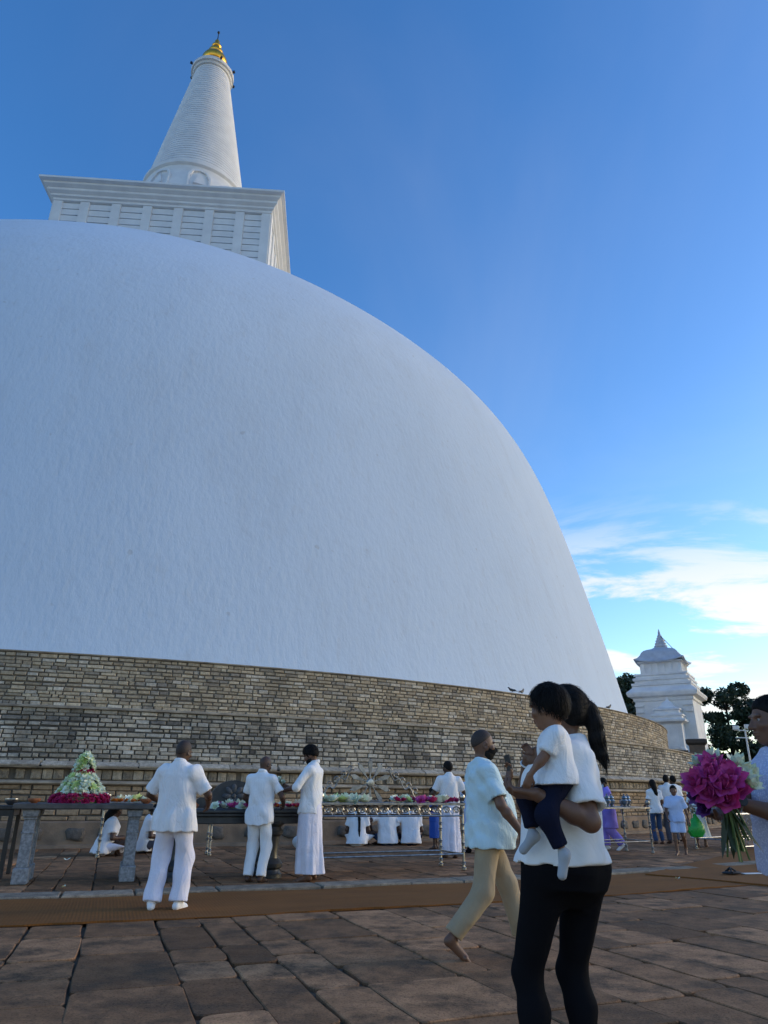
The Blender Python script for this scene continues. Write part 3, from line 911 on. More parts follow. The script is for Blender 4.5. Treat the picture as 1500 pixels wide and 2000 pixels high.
def stone_table():
    p, rz, L = table_frame(49.2, -71.80, -69.85)
    t = thing('stone_table', 'grey stone offering table on two carved slab legs under the flower pyramid', 'table', loc=p, rz=rz)
    mb = MB(); mb.box((0.0, 0, 0.95), (L + .12, 0.92, 0.075), bev=.012); mb.build('table_top', M_GRANITE_D, t)
    for sx in (-1, 1):
        x = sx * (L / 2 - .17)
        mb = MB()
        mb.box((x, -.26, .10), (.20, .24, .20), bev=.012)
        mb.box((x, -.26, .475), (.145, .17, .56), bev=.010)
        mb.box((x, -.26, .62), (.165, .19, .022), bev=.004)
        mb.box((x, -.26, .745), (.14, .165, .09), bev=.008)
        mb.box((x, -.26, .80), (.17, .20, .025), bev=.004)
        mb.box((x, -.26, .862), (.19, .26, .10), bev=.014, taper=1.15)
        mb.build('leg', M_GRANITE, t, bevel=.004)
        mb = MB()
        mb.box((x, .28, .10), (.20, .24, .20), bev=.012); mb.box((x, .28, .5), (.145, .17, .62), bev=.010); mb.box((x, .28, .862), (.19, .26, .10), bev=.014, taper=1.1)
        mb.build('leg', M_GRANITE, t, bevel=.004)
        mb = MB(); mb.box((x + .05, .01, .865), (.05, .32, .09)); mb.build('bearer', M_GRANITE_D, t)
    return t
stone_table()

def dark_side_table():
    p, rz, L = table_frame(48.4, -75.2, -71.93)
    t = thing('wooden_table', 'dark wooden table with slim straight legs beside the stone table', 'table', loc=p, rz=rz)
    mb = MB(); mb.box((0, 0, .915), (L + .06, .75, .05), bev=.008); mb.build('table_top', M_DARKWOOD, t)
    mb = MB(); mb.box((0, -.33, .85), (L - .1, .03, .09)); mb.box((L / 2 - .06, 0, .85), (.03, .64, .09)); mb.build('apron', M_DARKWOOD, t)
    for sx in (-1, 1):
        for sy in (-1, 1):
            mb = MB(); mb.box((sx * (L / 2 - .05), sy * .33, .445), (.06, .06, .89), bev=.006); mb.build('leg', M_DARKWOOD, t)
dark_side_table()

def black_table():
    p, rz, L = table_frame(49.35, -69.80, -67.05)
    t = thing('stone_table', 'black polished stone table on turned column legs with a round lotus crest', 'table', loc=p, rz=rz)
    mb = MB(); mb.box((0, 0, .895), (L, .86, .06), bev=.015); mb.box((0, 0, .845), (L - .06, .80, .045), bev=.01); mb.build('table_top', M_BLACKSTONE, t, bevel=.004)
    mb = MB(); mb.box((0, 0, .775), (L - .14, .72, .10), bev=.01); mb.build('apron', M_BLACKSTONE, t)
    for x in (L / 2 - .62, -L / 2 + .45):
        mb = MB()
        mb.lathe([(.19, 0), (.19, .05), (.165, .07), (.15, .11), (.185, .14), (.19, .19), (.16, .23), (.125, .26), (.115, .32), (.125, .48), (.135, .55), (.17, .58), (.18, .62), (.15, .65), (.14, .68), (.20, .72), (.21, .76)], seg=28)
        o = mb.build('leg', M_BLACKSTONE, t, smooth=True, angle=35); o.location = (x, -.18, 0)
        o2 = o.copy(); COL.objects.link(o2); o2.parent = t; o2.location = (x, .24, 0)
    # crest: a half round with a carved lotus and two low shoulders
    c = bpy.data.objects.new('crest', None); link(c, t); c.location = (.05, .36, .925)
    mb = MB()
    out = [(-.62, 0), (-.60, .09), (-.50, .15), (-.40, .14), (-.36, .12)]
    for i in range(17):
        a = PI * (1 - i / 16); out.append((.36 * math.cos(a), .10 + .30 * math.sin(a)))
    out += [(.40, .14), (.50, .15), (.60, .09), (.62, 0)]
    mb.rings([[(x, -.05, z) for x, z in out], [(x, .05, z) for x, z in out]])
    mb.f = [tuple(reversed(f)) for f in mb.f]
    mb.build('plate', M_BLACKSTONE, c, bevel=.01)
    grey = simple('worn_black_stone', (.09, .092, .095), (.055, .056, .058), scale=20, rough=.6)
    for i in range(8):
        a = i * PI / 4
        mb = MB(); mb.sphere((0, 0, 0), (.075, .022, .042), 10)
        o = mb.build('petal', grey, c, smooth=True); o.location = (.105 * math.cos(a), -.058, .17 + .105 * math.sin(a)); o.rotation_euler = (0, -a, 0)
    mb = MB(); mb.sphere((0, -.055, .17), (.04, .03, .04), 12); mb.build('boss', grey, c, smooth=True)
black_table()

def scroll(mb, pts, r=0.008, seg=6):
    mb.tube(pts, r, seg)

def silver_table(name_label, R, d0, d1, depth=.85, top=1.02, ornate=True, stretch=True, group=None, mat=None, mat2=None, balls=True):
    mat = mat or M_SILVER; mat2 = mat2 or M_SILVER_D
    p, rz, L = table_frame(R, d0, d1)
    t = thing('silver_table', name_label, 'table', loc=p, rz=rz, group=group)
    mb = MB(); mb.box((0, 0, top - .02), (L, depth, .04), bev=.006); mb.build('table_top', mat2, t)
    for sx in (-1, 1):
        for sy in (-1, 1):
            mb = MB(); mb.lathe(turned_leg(top - .04, .032, 9), seg=12)
            mb.build('leg', mat, t, smooth=True, angle=35, loc=(sx * (L / 2 - .04), sy * (depth / 2 - .04), 0))
            if balls:
                mb = MB(); mb.lathe([(.02, 0), (.035, .01), (.018, .03), (.045, .06), (.052, .09), (.042, .125), (.012, .145)], seg=14)
                mb.build('finial', mat, t, smooth=True, loc=(sx * (L / 2 - .04), sy * (depth / 2 - .04), top))
    if ornate:
        for sy in (-1, 1):
            mb = MB(); mb.tube([(-L / 2 + .05, sy * (depth / 2 - .04), top - .20), (L / 2 - .05, sy * (depth / 2 - .04), top - .20)], .014, 8); mb.build('rail', mat, t, smooth=True)
            n = max(3, int(L / .19)); w = (L - .12) / n
            cell = MB()
            for q in (-1, 1):
                sp = [(q * (w * .46 - w * .36 * (i / 14)) * math.cos(i * .55) * .9, 0, .065 * math.sin(i * .55) * (1 - i / 20)) for i in range(15)]
                cell.tube(sp, .008, 5)
            cell.tube([(-w * .45, 0, -.07), (0, 0, .06), (w * .45, 0, -.07)], .006, 5)
            cell.sphere((0, 0, -.02), .018, 8)
            cm = cell.mesh('scroll_panel', mat)
            for i in range(n):
                mesh_obj('scroll_panel', cm, t, loc=(-L / 2 + .06 + w * (i + .5), sy * (depth / 2 - .04), top - .115))
    if stretch:
        for sy in (-1, 1):
            mb = MB(); mb.tube([(-L / 2 + .05, sy * (depth / 2 - .04), .24), (L / 2 - .05, sy * (depth / 2 - .04), .24)], .014, 8); mb.build('stretcher', mat, t, smooth=True)
        for sx in (-1, 1):
            mb = MB(); mb.tube([(sx * (L / 2 - .04), -depth / 2 + .05, .24), (sx * (L / 2 - .04), depth / 2 - .05, .24)], .013, 8); mb.build('stretcher', mat, t, smooth=True)
    return t, L
tD, LD = silver_table('long silver table with scrollwork apron and turned legs carrying the spoked wheel', 49.12, -66.95, -63.90)

def wheel_ornament():
    p = tD.matrix_basis @ Vector((-.12, .34, 1.02))
    o = thing('wheel_ornament', 'silver many-spoked wheel with curling scroll arms on the long silver table', 'ornament', loc=p, rz=tD.rotation_euler.z)
    hub = MB(); hub.lathe([(.02, -.03), (.06, -.03), (.075, 0), (.06, .03), (.02, .035)], seg=18, M=Matrix.Rotation(PI / 2, 4, 'X')); hb = hub.build('hub', M_SILVER, o, smooth=True, angle=40, loc=(0, 0, .30))
    for i in range(10):
        a = 2 * PI * (i + .5) / 10
        mb = MB()
        mb.box((.165, 0, 0), (.21, .022, .020), bev=.004)
        out = [(.16, -.018), (.32, -.040), (.355, -.02), (.37, 0), (.355, .02), (.32, .040), (.16, .018)]
        mb.rings([[(x, -.014, z) for x, z in out], [(x, .014, z) for x, z in out]])
        mb.sphere((.375, 0, 0), .018, 8)
        s = mb.build('spoke', M_SILVER_D, o, loc=(0, 0, .30), rot=(0, -a, 0))
    for sx in (-1, 1):
        mb = MB()
        P = []
        for i in range(36):
            u = i / 35
            P.append((sx * (.30 + .62 * u), 0, .50 - .42 * u + .045 * math.sin(u * 19)))
        mb.tube(P, .012, 6)
        for k in range(5):
            u = .1 + k * .2
            cx, cz = sx * (.30 + .62 * u), .50 - .42 * u + .06
            mb.tube([(cx + sx * .055 * (1 - i / 14) * math.cos(i * .6), 0, cz + .055 * (1 - i / 14) * math.sin(i * .6)) for i in range(13)], .009, 5)
            mb.box((cx + sx * .03, 0, cz - .03), (.05, .012, .03))
        mb.build('scroll_arm', M_SILVER_D, o, smooth=True)
    mb = MB(); mb.box((0, 0, .012), (.34, .10, .024), bev=.006); mb.box((0, 0, .10), (.035, .03, .19)); mb.build('base', M_SILVER_D, o)
wheel_ornament()

silver_table('slim silver table with turned legs standing close to the brick wall behind the stone table', 45.42, -70.62, -67.97, depth=.45, top=.98, ornate=False, stretch=False)
silver_table('short grey metal table with silver vessels past the long silver table', 47.85, -60.2, -56.9, depth=.8, top=.93, ornate=False, mat=M_SILVER_D)
silver_table('ornate silver table with dense floral sides in front of the wall behind the lotus bouquet', 48.3, -54.6, -51.2, depth=.8, top=.96, ornate=True)
def floral_screen():
    # dense floral side panel of the last table
    p, rz, L = table_frame(48.72, -54.5, -51.3)
    t = thing('metal_screen', 'openwork floral metal screen below the ornate far table', 'screen', loc=p, rz=rz)
    mb = MB(); r = random.Random(3)
    for i in range(70):
        x, z = r.uniform(-L / 2, L / 2), r.uniform(.12, .74)
        k = r.choice((-1, 1)); s = r.uniform(.05, .09)
        mb.tube([(x + k * s * (1 - j / 13) * math.cos(j * .6), 0, z + s * (1 - j / 13) * math.sin(j * .6)) for j in range(11)], .008, 5)
    mb.build('scrollwork', M_SILVER_D, t)
    mb = MB()
    for z in (.08, .78): mb.tube([(-L / 2, 0, z), (L / 2, 0, z)], .014, 8)
    for x in (-L / 2, L / 2): mb.tube([(x, 0, 0), (x, 0, .80)], .016, 8)
    mb.build('frame', M_SILVER, t)
floral_screen()

# ------------------------------------------------------------------ flowers
def petal_mesh(mb, L, W, curl, M, cup=.25, n=5, tip=.9):
    vs = []; fs = []
    for i in range(n + 1):
        u = i / n
        w = W * math.sin(PI * (u ** tip) * .94 + .06) * .5 if u < 1 else W * .02
        z = curl * u * u * L
        for s in (-1, 0, 1):
            vs.append((u * L, s * w, z + abs(s) * w * cup))
    for i in range(n):
        for s in range(2):
            a = i * 3 + s
            fs.append((a, a + 3, a + 4, a + 1))
    mb.add(vs, fs, M)

def petal_mat(name, c1, c2, trans=.25):
    m, nt, b = new_mat(name)
    v = _coord(nt, 'object')
    f = _range(nt, _noise(nt, 25, v, detail=3), .35, .65)
    r = nt.nodes.new('ShaderNodeObjectInfo').outputs['Random']
    c = _mixc(nt, f, c1, c2)
    c = _mixc(nt, _range(nt, r, 0, 1, 0, .45), c, tuple(min(1, x * .75) for x in c2))
    nt.links.new(c, b.inputs['Base Color']); b.inputs['Roughness'].default_value = .55
    b.inputs['Subsurface Weight'].default_value = trans
    b.inputs['Subsurface Radius'].default_value = (.01, .008, .008)
    return m
M_PWHITE = petal_mat('white_petal', (.90, .92, .84), (.78, .86, .62))
M_PGREEN = petal_mat('greenish_petal', (.78, .88, .46), (.62, .76, .28))
M_PPINK = petal_mat('magenta_petal', (.62, .03, .16), (.42, .012, .10))
M_PLOTUS = petal_mat('lotus_petal', (.72, .12, .40), (.46, .03, .22))
M_PVIOLET = petal_mat('violet_petal', (.16, .05, .28), (.09, .02, .15))
M_PORANGE = petal_mat('orange_petal', (.80, .28, .03), (.70, .17, .02))
M_PPALE = petal_mat('pale_lotus_petal', (.78, .80, .70), (.60, .72, .50))
M_POLLEN = simple('pollen', (.75, .50, .05), (.55, .32, .03), scale=80, rough=.8, coord='object')
M_STEM = simple('flower_stem', (.10, .17, .04), (.06, .10, .03), scale=10, rough=.5)

def blossom(name, mat, R=.06, layers=((8, .25, 1.0), (7, .75, .85), (5, 1.15, .65)), wid=.5, seed=0, curl=.35, tip=.9):
    r = random.Random(seed); mb = MB()
    for n, tilt, k in layers:
        off = r.random()
        for i in range(n):
            a = 2 * PI * (i + off) / n + r.uniform(-.12, .12)
            M = Rz(a) @ Matrix.Rotation(-(tilt + r.uniform(-.15, .15)), 4, 'Y') @ T(R * .05, 0, 0)
            petal_mesh(mb, R * k * r.uniform(.9, 1.1), R * wid * k * 1.25, curl * .5, M, tip=tip)
    return mb.mesh(name, mat, True)
B_WHITE = [blossom('blossom', M_PWHITE, .075, seed=i) for i in range(3)] + [blossom('blossom', M_PGREEN, .07, seed=9)]
B_PINK = [blossom('blossom', M_PPINK, .055, seed=i, wid=.6) for i in range(3)]
B_ORANGE = [blossom('blossom', M_PORANGE, .04, seed=i, wid=.6) for i in range(2)]
B_VIOLET = [blossom('blossom', M_PLOTUS, .065, seed=i + 20, wid=.5) for i in range(2)]

def flower_pyramid():
    p, rz, L = table_frame(49.2, -71.80, -69.85)
    c = p + Vector((math.cos(rz), math.sin(rz), 0)) * (-.10) + Vector((0, 0, .988))
    t = thing('flower_pyramid', 'tall heap of white blossoms with magenta bands on the grey stone table', 'flower offering', loc=c, rz=rz)
    r = random.Random(2)
    core = MB(); core.lathe([(.33, 0), (.33, .08), (.26, .10), (.22, .22), (.15, .34), (.10, .38), (.09, .45), (.075, .53), (.02, .62)], seg=20)
    core.build('core', M_STEM, t)
    def put(meshes, R, z, n, tiltz, s=1.0):
        for i in range(n):
            a = 2 * PI * (i + r.random() * .7) / n
            o = mesh_obj('blossom', r.choice(meshes), t, loc=(R * math.cos(a), R * math.sin(a) * .85, z + r.uniform(-.018, .018)), scale=(s * r.uniform(.85, 1.2),) * 3)
            d = Vector((math.cos(a), math.sin(a), tiltz)).normalized()
            q = d.to_track_quat('Z', 'Y'); o.rotation_euler = q.to_euler()
    put(B_PINK, .37, .025, 34, .5); put(B_PINK, .36, .065, 32, 1.0); put(B_PINK, .32, .09, 24, 2)
    for k, (R, z) in enumerate(((.285, .115), (.27, .155), (.25, .20), (.22, .245), (.185, .29), (.15, .335), (.115, .365))):
        put(B_WHITE, R, z, max(8, int(R * 62)), .8)
    put(B_PINK, .105, .40, 13, .4); put(B_PINK, .10, .425, 12, .5)
    for R, z in ((.10, .465), (.095, .51), (.075, .555), (.045, .60)): put(B_WHITE, R, z, max(5, int(R * 80)), .9)
    put(B_WHITE, .01, .635, 2, 2)
flower_pyramid()

def on_table(tbl, x, y, z):
    return tbl.matrix_basis @ Vector((x, y, z))

def bowl(name, label, loc, mat, R=.075, h=.05, group=None, fill=None):
    t = thing(name, label, 'bowl', loc=loc, group=group)
    mb = MB(); mb.lathe([(R * .45, 0), (R * .5, .006), (R * .85, h * .45), (R, h * .8), (R * .97, h), (R * .9, h), (R * .86, h * .8), (R * .6, h * .35), (.005, h * .28)], seg=20, cap=False); mb.build('vessel', mat, t, smooth=True, angle=50)
    if fill:
        r = random.Random(int(loc[0] * 1000))
        for i in range(7):
            a = i * 2.4; k = R * .6 * (i / 7) ** .5
            mesh_obj('blossom', r.choice(fill), t, loc=(k * math.cos(a), k * math.sin(a), h * .8 + .01), rot=(r.uniform(-.3, .3), r.uniform(-.3, .3), a), scale=(.7, .7, .7))
    return t

def scatter_flowers(tbl, xs, ys, z, meshes, label, group, seed, n, s=(.8, 1.2)):
    r = random.Random(seed)
    for i in range(n):
        x = xs[0] + (xs[1] - xs[0]) * (i + r.uniform(.2, .8)) / n
        o = mesh_obj('blossom', r.choice(meshes), None, loc=on_table(tbl, x, r.uniform(*ys), z + .022), rot=(r.uniform(-.5, .5) + .55, r.uniform(-.4, .4), r.uniform(0, 6)), scale=(r.uniform(*s) * 1.45,) * 3)
        col = {'white_petal': 'white', 'greenish_petal': 'greenish', 'magenta_petal': 'magenta', 'lotus_petal': 'purple', 'orange_petal': 'orange'}[o.data.materials[0].name]
        tag(o, col + ' ' + label, 'flower', col + ' ' + group)

TB = {o.get('label', '')[:12]: o for o in bpy.data.objects if o.type == 'EMPTY' and 'table' in o.name and o.get('label')}
tA = [o for o in bpy.data.objects if o.get('label', '').startswith('grey stone offering')][0]
tC = [o for o in bpy.data.objects if o.get('label', '').startswith('black polished')][0]
tBk = [o for o in bpy.data.objects if o.get('label', '').startswith('slim silver')][0]
tE = [o for o in bpy.data.objects if o.get('label', '').startswith('short grey metal')][0]
tF = [o for o in bpy.data.objects if o.get('label', '').startswith('ornate silver')][0]
tW = [o for o in bpy.data.objects if o.get('label', '').startswith('dark wooden')][0]
for o in (tA, tC, tBk, tE, tF, tW, tD): o.matrix_basis = Matrix.LocRotScale(o.location, o.rotation_euler, None)
bpy.context.view_layer.update()
bowl('clay_bowl', 'terracotta bowl left of the flower pyramid on the stone table', on_table(tA, -.66, -.33, .988), M_TERRA, .085, .06)
bowl('clay_bowl', 'terracotta bowl at the right end of the stone table beside marigolds', on_table(tA, .80, -.30, .988), M_TERRA, .085, .065)
bowl('clay_bowl', 'terracotta bowl with flame-like petals on the black table', on_table(tC, -.62, -.28, .928), M_TERRA, .075, .055, fill=B_ORANGE)
bowl('silver_bowl', 'shiny silver bowl on the slim table behind the pyramid', on_table(tBk, -1.0, 0, .98), M_SILVER, .10, .10)
bowl('silver_bowl', 'shiny silver bowl on the end of the dark wooden table', on_table(tW, 1.28, -.2, .945), M_SILVER, .10, .09)
def tray(label, loc, rz, w, d, meshes, seed):
    t = thing('flower_tray', label, 'tray', loc=loc, rz=rz)
    mb = MB(); mb.box((0, 0, .01), (w, d, .02), bev=.005); mb.build('plate', M_SILVER_D, t)
    r = random.Random(seed)
    for i in range(int(w * 46)):
        mesh_obj('blossom', r.choice(meshes), t, loc=(r.uniform(-w / 2, w / 2) * .92, r.uniform(-d / 2, d / 2) * .9, .03), rot=(r.uniform(-.6, .2), r.uniform(-.4, .4), r.uniform(0, 6)), scale=(r.uniform(.8, 1.2),) * 3)
tray('low tray of orange and yellow marigolds on the stone table', on_table(tA, .52, -.28, .988), tA.rotation_euler.z, .42, .26, B_ORANGE, 5)
scatter_flowers(tA, (.42, .82), (-.1, .15), .988, B_WHITE, 'blossom lying behind the marigold tray on the stone table', 'blossoms behind the marigold tray', 31, 4)
scatter_flowers(tC, (-.35, .25), (-.38, -.2), .928, B_WHITE[:2] + B_VIOLET, 'blossom in the row along the black table edge', 'blossoms along the black table edge', 32, 10)
tray('tray of small orange and red petals on the black table', on_table(tC, .82, -.30, .928), tC.rotation_euler.z, .50, .18, B_ORANGE + B_PINK[:1], 6)
scatter_flowers(tC, (.60, 1.05), (-.2, .1), .945, B_WHITE[:2], 'blossom standing behind the petal tray on the black table', 'blossoms behind the petal tray', 36, 6, (.7, .9))
scatter_flowers(tD, (-1.25, -.45), (-.38, -.05), 1.02, B_WHITE, 'blossom heaped on the left half of the silver table before the wheel', 'blossoms left of the wheel', 33, 26)
scatter_flowers(tD, (.02, .38), (-.38, -.1), 1.02, B_WHITE + B_PINK[:1], 'blossom under the wheel on the silver table', 'blossoms under the wheel', 34, 9)
scatter_flowers(tD, (.40, 1.22), (-.38, .0), 1.02, B_PINK + B_VIOLET + B_WHITE[:1], 'blossom on the right end of the silver table', 'blossoms on the silver table end', 35, 24)
scatter_flowers(tE, (-1.2, -.35), (-.3, .1), .93, B_WHITE, 'blossom on the short grey metal table', 'blossoms on the grey table', 37, 12)
for i, x in enumerate((-.25, .05, .35, .62, .9, 1.15)):
    t = thing('silver_vessel', 'silver pot standing on the short grey metal table', 'pot', loc=on_table(tE, x, -.1 + .12 * (i % 2), .93), group='silver pots on the grey table')
    mb = MB(); mb.lathe([(.05, 0), (.055, .01), (.03, .03), (.075, .08), (.08, .12), (.045, .16), (.06, .18)], seg=16); mb.build('body', M_SILVER, t, smooth=True)
    mb = MB(); mb.lathe([(.062, .18), (.05, .21), (.012, .235), (.02, .255), (.004, .27)], seg=16); mb.build('lid', M_SILVER, t, smooth=True)
scatter_flowers(tF, (-1.2, 1.2), (-.3, .1), .96, B_WHITE, 'blossom on the ornate far silver table', 'blossoms on the ornate table', 38, 14)

# fallen petals and small things on the ground
def petal_on_ground(x, y, z, label):
    mb = MB(); petal_mesh(mb, .07, .05, .4, Matrix.Identity(4)); petal_mesh(mb, .055, .045, .6, Rz(2.2))
    tag(mb.build('fallen_petal', M_PWHITE, None, smooth=True, loc=(x, y, z), rot=(0, -.1, random.random() * 6)), label, 'petal')
petal_on_ground(-5.51, 13.82, .012, 'small white petal fallen on the paving under the stone table')
petal_on_ground(-4.01, 10.05, .012, 'small white petal fallen on the paving in front of the stone table')
petal_on_ground(4.35, 11.59, .034, 'small white petal fallen on the brown mat')
def bundle():
    M_DC = simple('black_cloth', (.012, .012, .014), (.025, .025, .028), scale=12, rough=.8)
    t = thing('sandal', 'dark sandal left lying on the brown mat with a pale strip beside it', 'sandal', loc=(5.52, 12.38, .034), rz=.25)
    mb = MB(); mb.lathe([(.01, 0), (.10, .005), (.12, .02), (.10, .035), (.01, .04)], seg=18, M=Matrix.Diagonal((1.5, .62, 1, 1))); mb.build('sole', M_DC, t, smooth=True)
    mb = MB(); mb.tube([(-.05, -.07, .03), (-.02, 0, .09), (-.05, .07, .03)], .018, 8); mb.tube([(.08, 0, .04), (.0, 0, .085)], .014, 8); mb.build('strap', M_DC, t, smooth=True)
    mb = MB(); mb.box((.36, -.02, .006), (.34, .10, .012), bev=.003); mb.build('insole', M_POST, t)
bundle()
def sack():
    mb = MB(); mb.sphere((0, 0, .13), (.20, .16, .15), 20)
    mb.v = [(x * (1 + .06 * math.sin(9 * z + 3 * y)), y * (1 + .08 * math.sin(11 * x)), z if z > .02 else .0) for x, y, z in mb.v]
    tag(mb.build('cloth_sack', simple('pale_cloth', (.62, .62, .60), (.5, .5, .5), scale=9, rough=.9, bump=.4, bscale=14, bdist=.02), None, smooth=True, loc=(-1.75, 17.3, 0)), 'rounded white cloth sack on the ground behind the man in the long white sarong', 'sack')
sack()

def bird(loc, rz, label, s=1.0):
    t = thing('bird', label, 'bird', loc=loc, rz=rz)
    mb = MB()
    mb.tube([(0, -.20, .075), (0, -.12, .09), (0, -.04, .11), (0, .05, .14), (0, .10, .175), (0, .125, .215), (0, .145, .235), (0, .17, .235), (0, .20, .225)], [.012, .03, .055, .06, .042, .034, .034, .018, .003], 10)
    b = mb.build('body', M_BLACK, t, smooth=True)
    for sx in (-1, 1):
        mb = MB(); mb.sphere((sx * .045, -.05, .115), (.016, .12, .045), 10); mb.build('wing', M_BLACK, t, smooth=True)
        mb = MB(); mb.tube([(sx * .02, .0, .07), (sx * .02, .01, 0), (sx * .02, .035, .0)], .006, 5); mb.build('leg', M_BLACK, t)
    mb = MB(); mb.box((0, -.24, .065), (.05, .12, .012)); mb.build('tail', M_BLACK, t)
    t.scale = (s, s, s)

# ------------------------------------------------------------------ people: implicit surfaces turned into meshes
import zlib
def crc(t): return zlib.crc32(t.encode())
def surface_nets(F, lo, h):
    nx, ny, nz = F.shape
    ins = F < 0
    c = [(i, j, k) for i in (0, 1) for j in (0, 1) for k in (0, 1)]
    cnt = np.zeros((nx - 1, ny - 1, nz - 1), np.int8)
    for i, j, k in c: cnt += ins[i:nx - 1 + i, j:ny - 1 + j, k:nz - 1 + k]
    mixed = (cnt > 0) & (cnt < 8)
    I, J, Kk = np.nonzero(mixed)
    m = len(I)
    if m == 0: return np.zeros((0, 3)), np.zeros((0, 4), int)
    vid = -np.ones(mixed.shape, np.int64); vid[I, J, Kk] = np.arange(m)
    val = {q: F[I + q[0], J + q[1], Kk + q[2]].astype(np.float64) for q in c}
    acc = np.zeros((m, 3)); num = np.zeros(m)
    for a in c:
        for ax in range(3):
            if a[ax]: continue
            b = list(a); b[ax] = 1; b = tuple(b)
            fa, fb = val[a], val[b]
            x = (fa < 0) != (fb < 0)
            t = np.where(x, fa / np.where(x, fa - fb, 1), 0)
            p = np.array(a, float)[None, :].repeat(m, 0); p[:, ax] += t
            acc += p * x[:, None]; num += x
    V = (acc / num[:, None] + np.stack([I, J, Kk], 1)) * h + np.array(lo)
    Q = []
    # edges along x, y, z
    for ax in range(3):
        sl0 = [slice(None)] * 3; sl1 = [slice(None)] * 3
        sl0[ax] = slice(0, -1); sl1[ax] = slice(1, None)
        s0, s1 = ins[tuple(sl0)], ins[tuple(sl1)]
        e = np.argwhere(s0 != s1)
        o = [k for k in range(3) if k != ax]
        ok = np.ones(len(e), bool)
        for k in o: ok &= (e[:, k] >= 1) & (e[:, k] < mixed.shape[k])
        e = e[ok]
        d1 = np.zeros(3, int); d1[o[0]] = 1
        d2 = np.zeros(3, int); d2[o[1]] = 1
        f = np.stack([vid[tuple((e - d1 - d2).T)], vid[tuple((e - d2).T)], vid[tuple(e.T)], vid[tuple((e - d1).T)]], 1)
        flip = s0[tuple(e.T)]
        if ax == 1: flip = ~flip
        f[~flip] = f[~flip][:, ::-1]
        Q.append(f)
    return V, np.concatenate(Q)

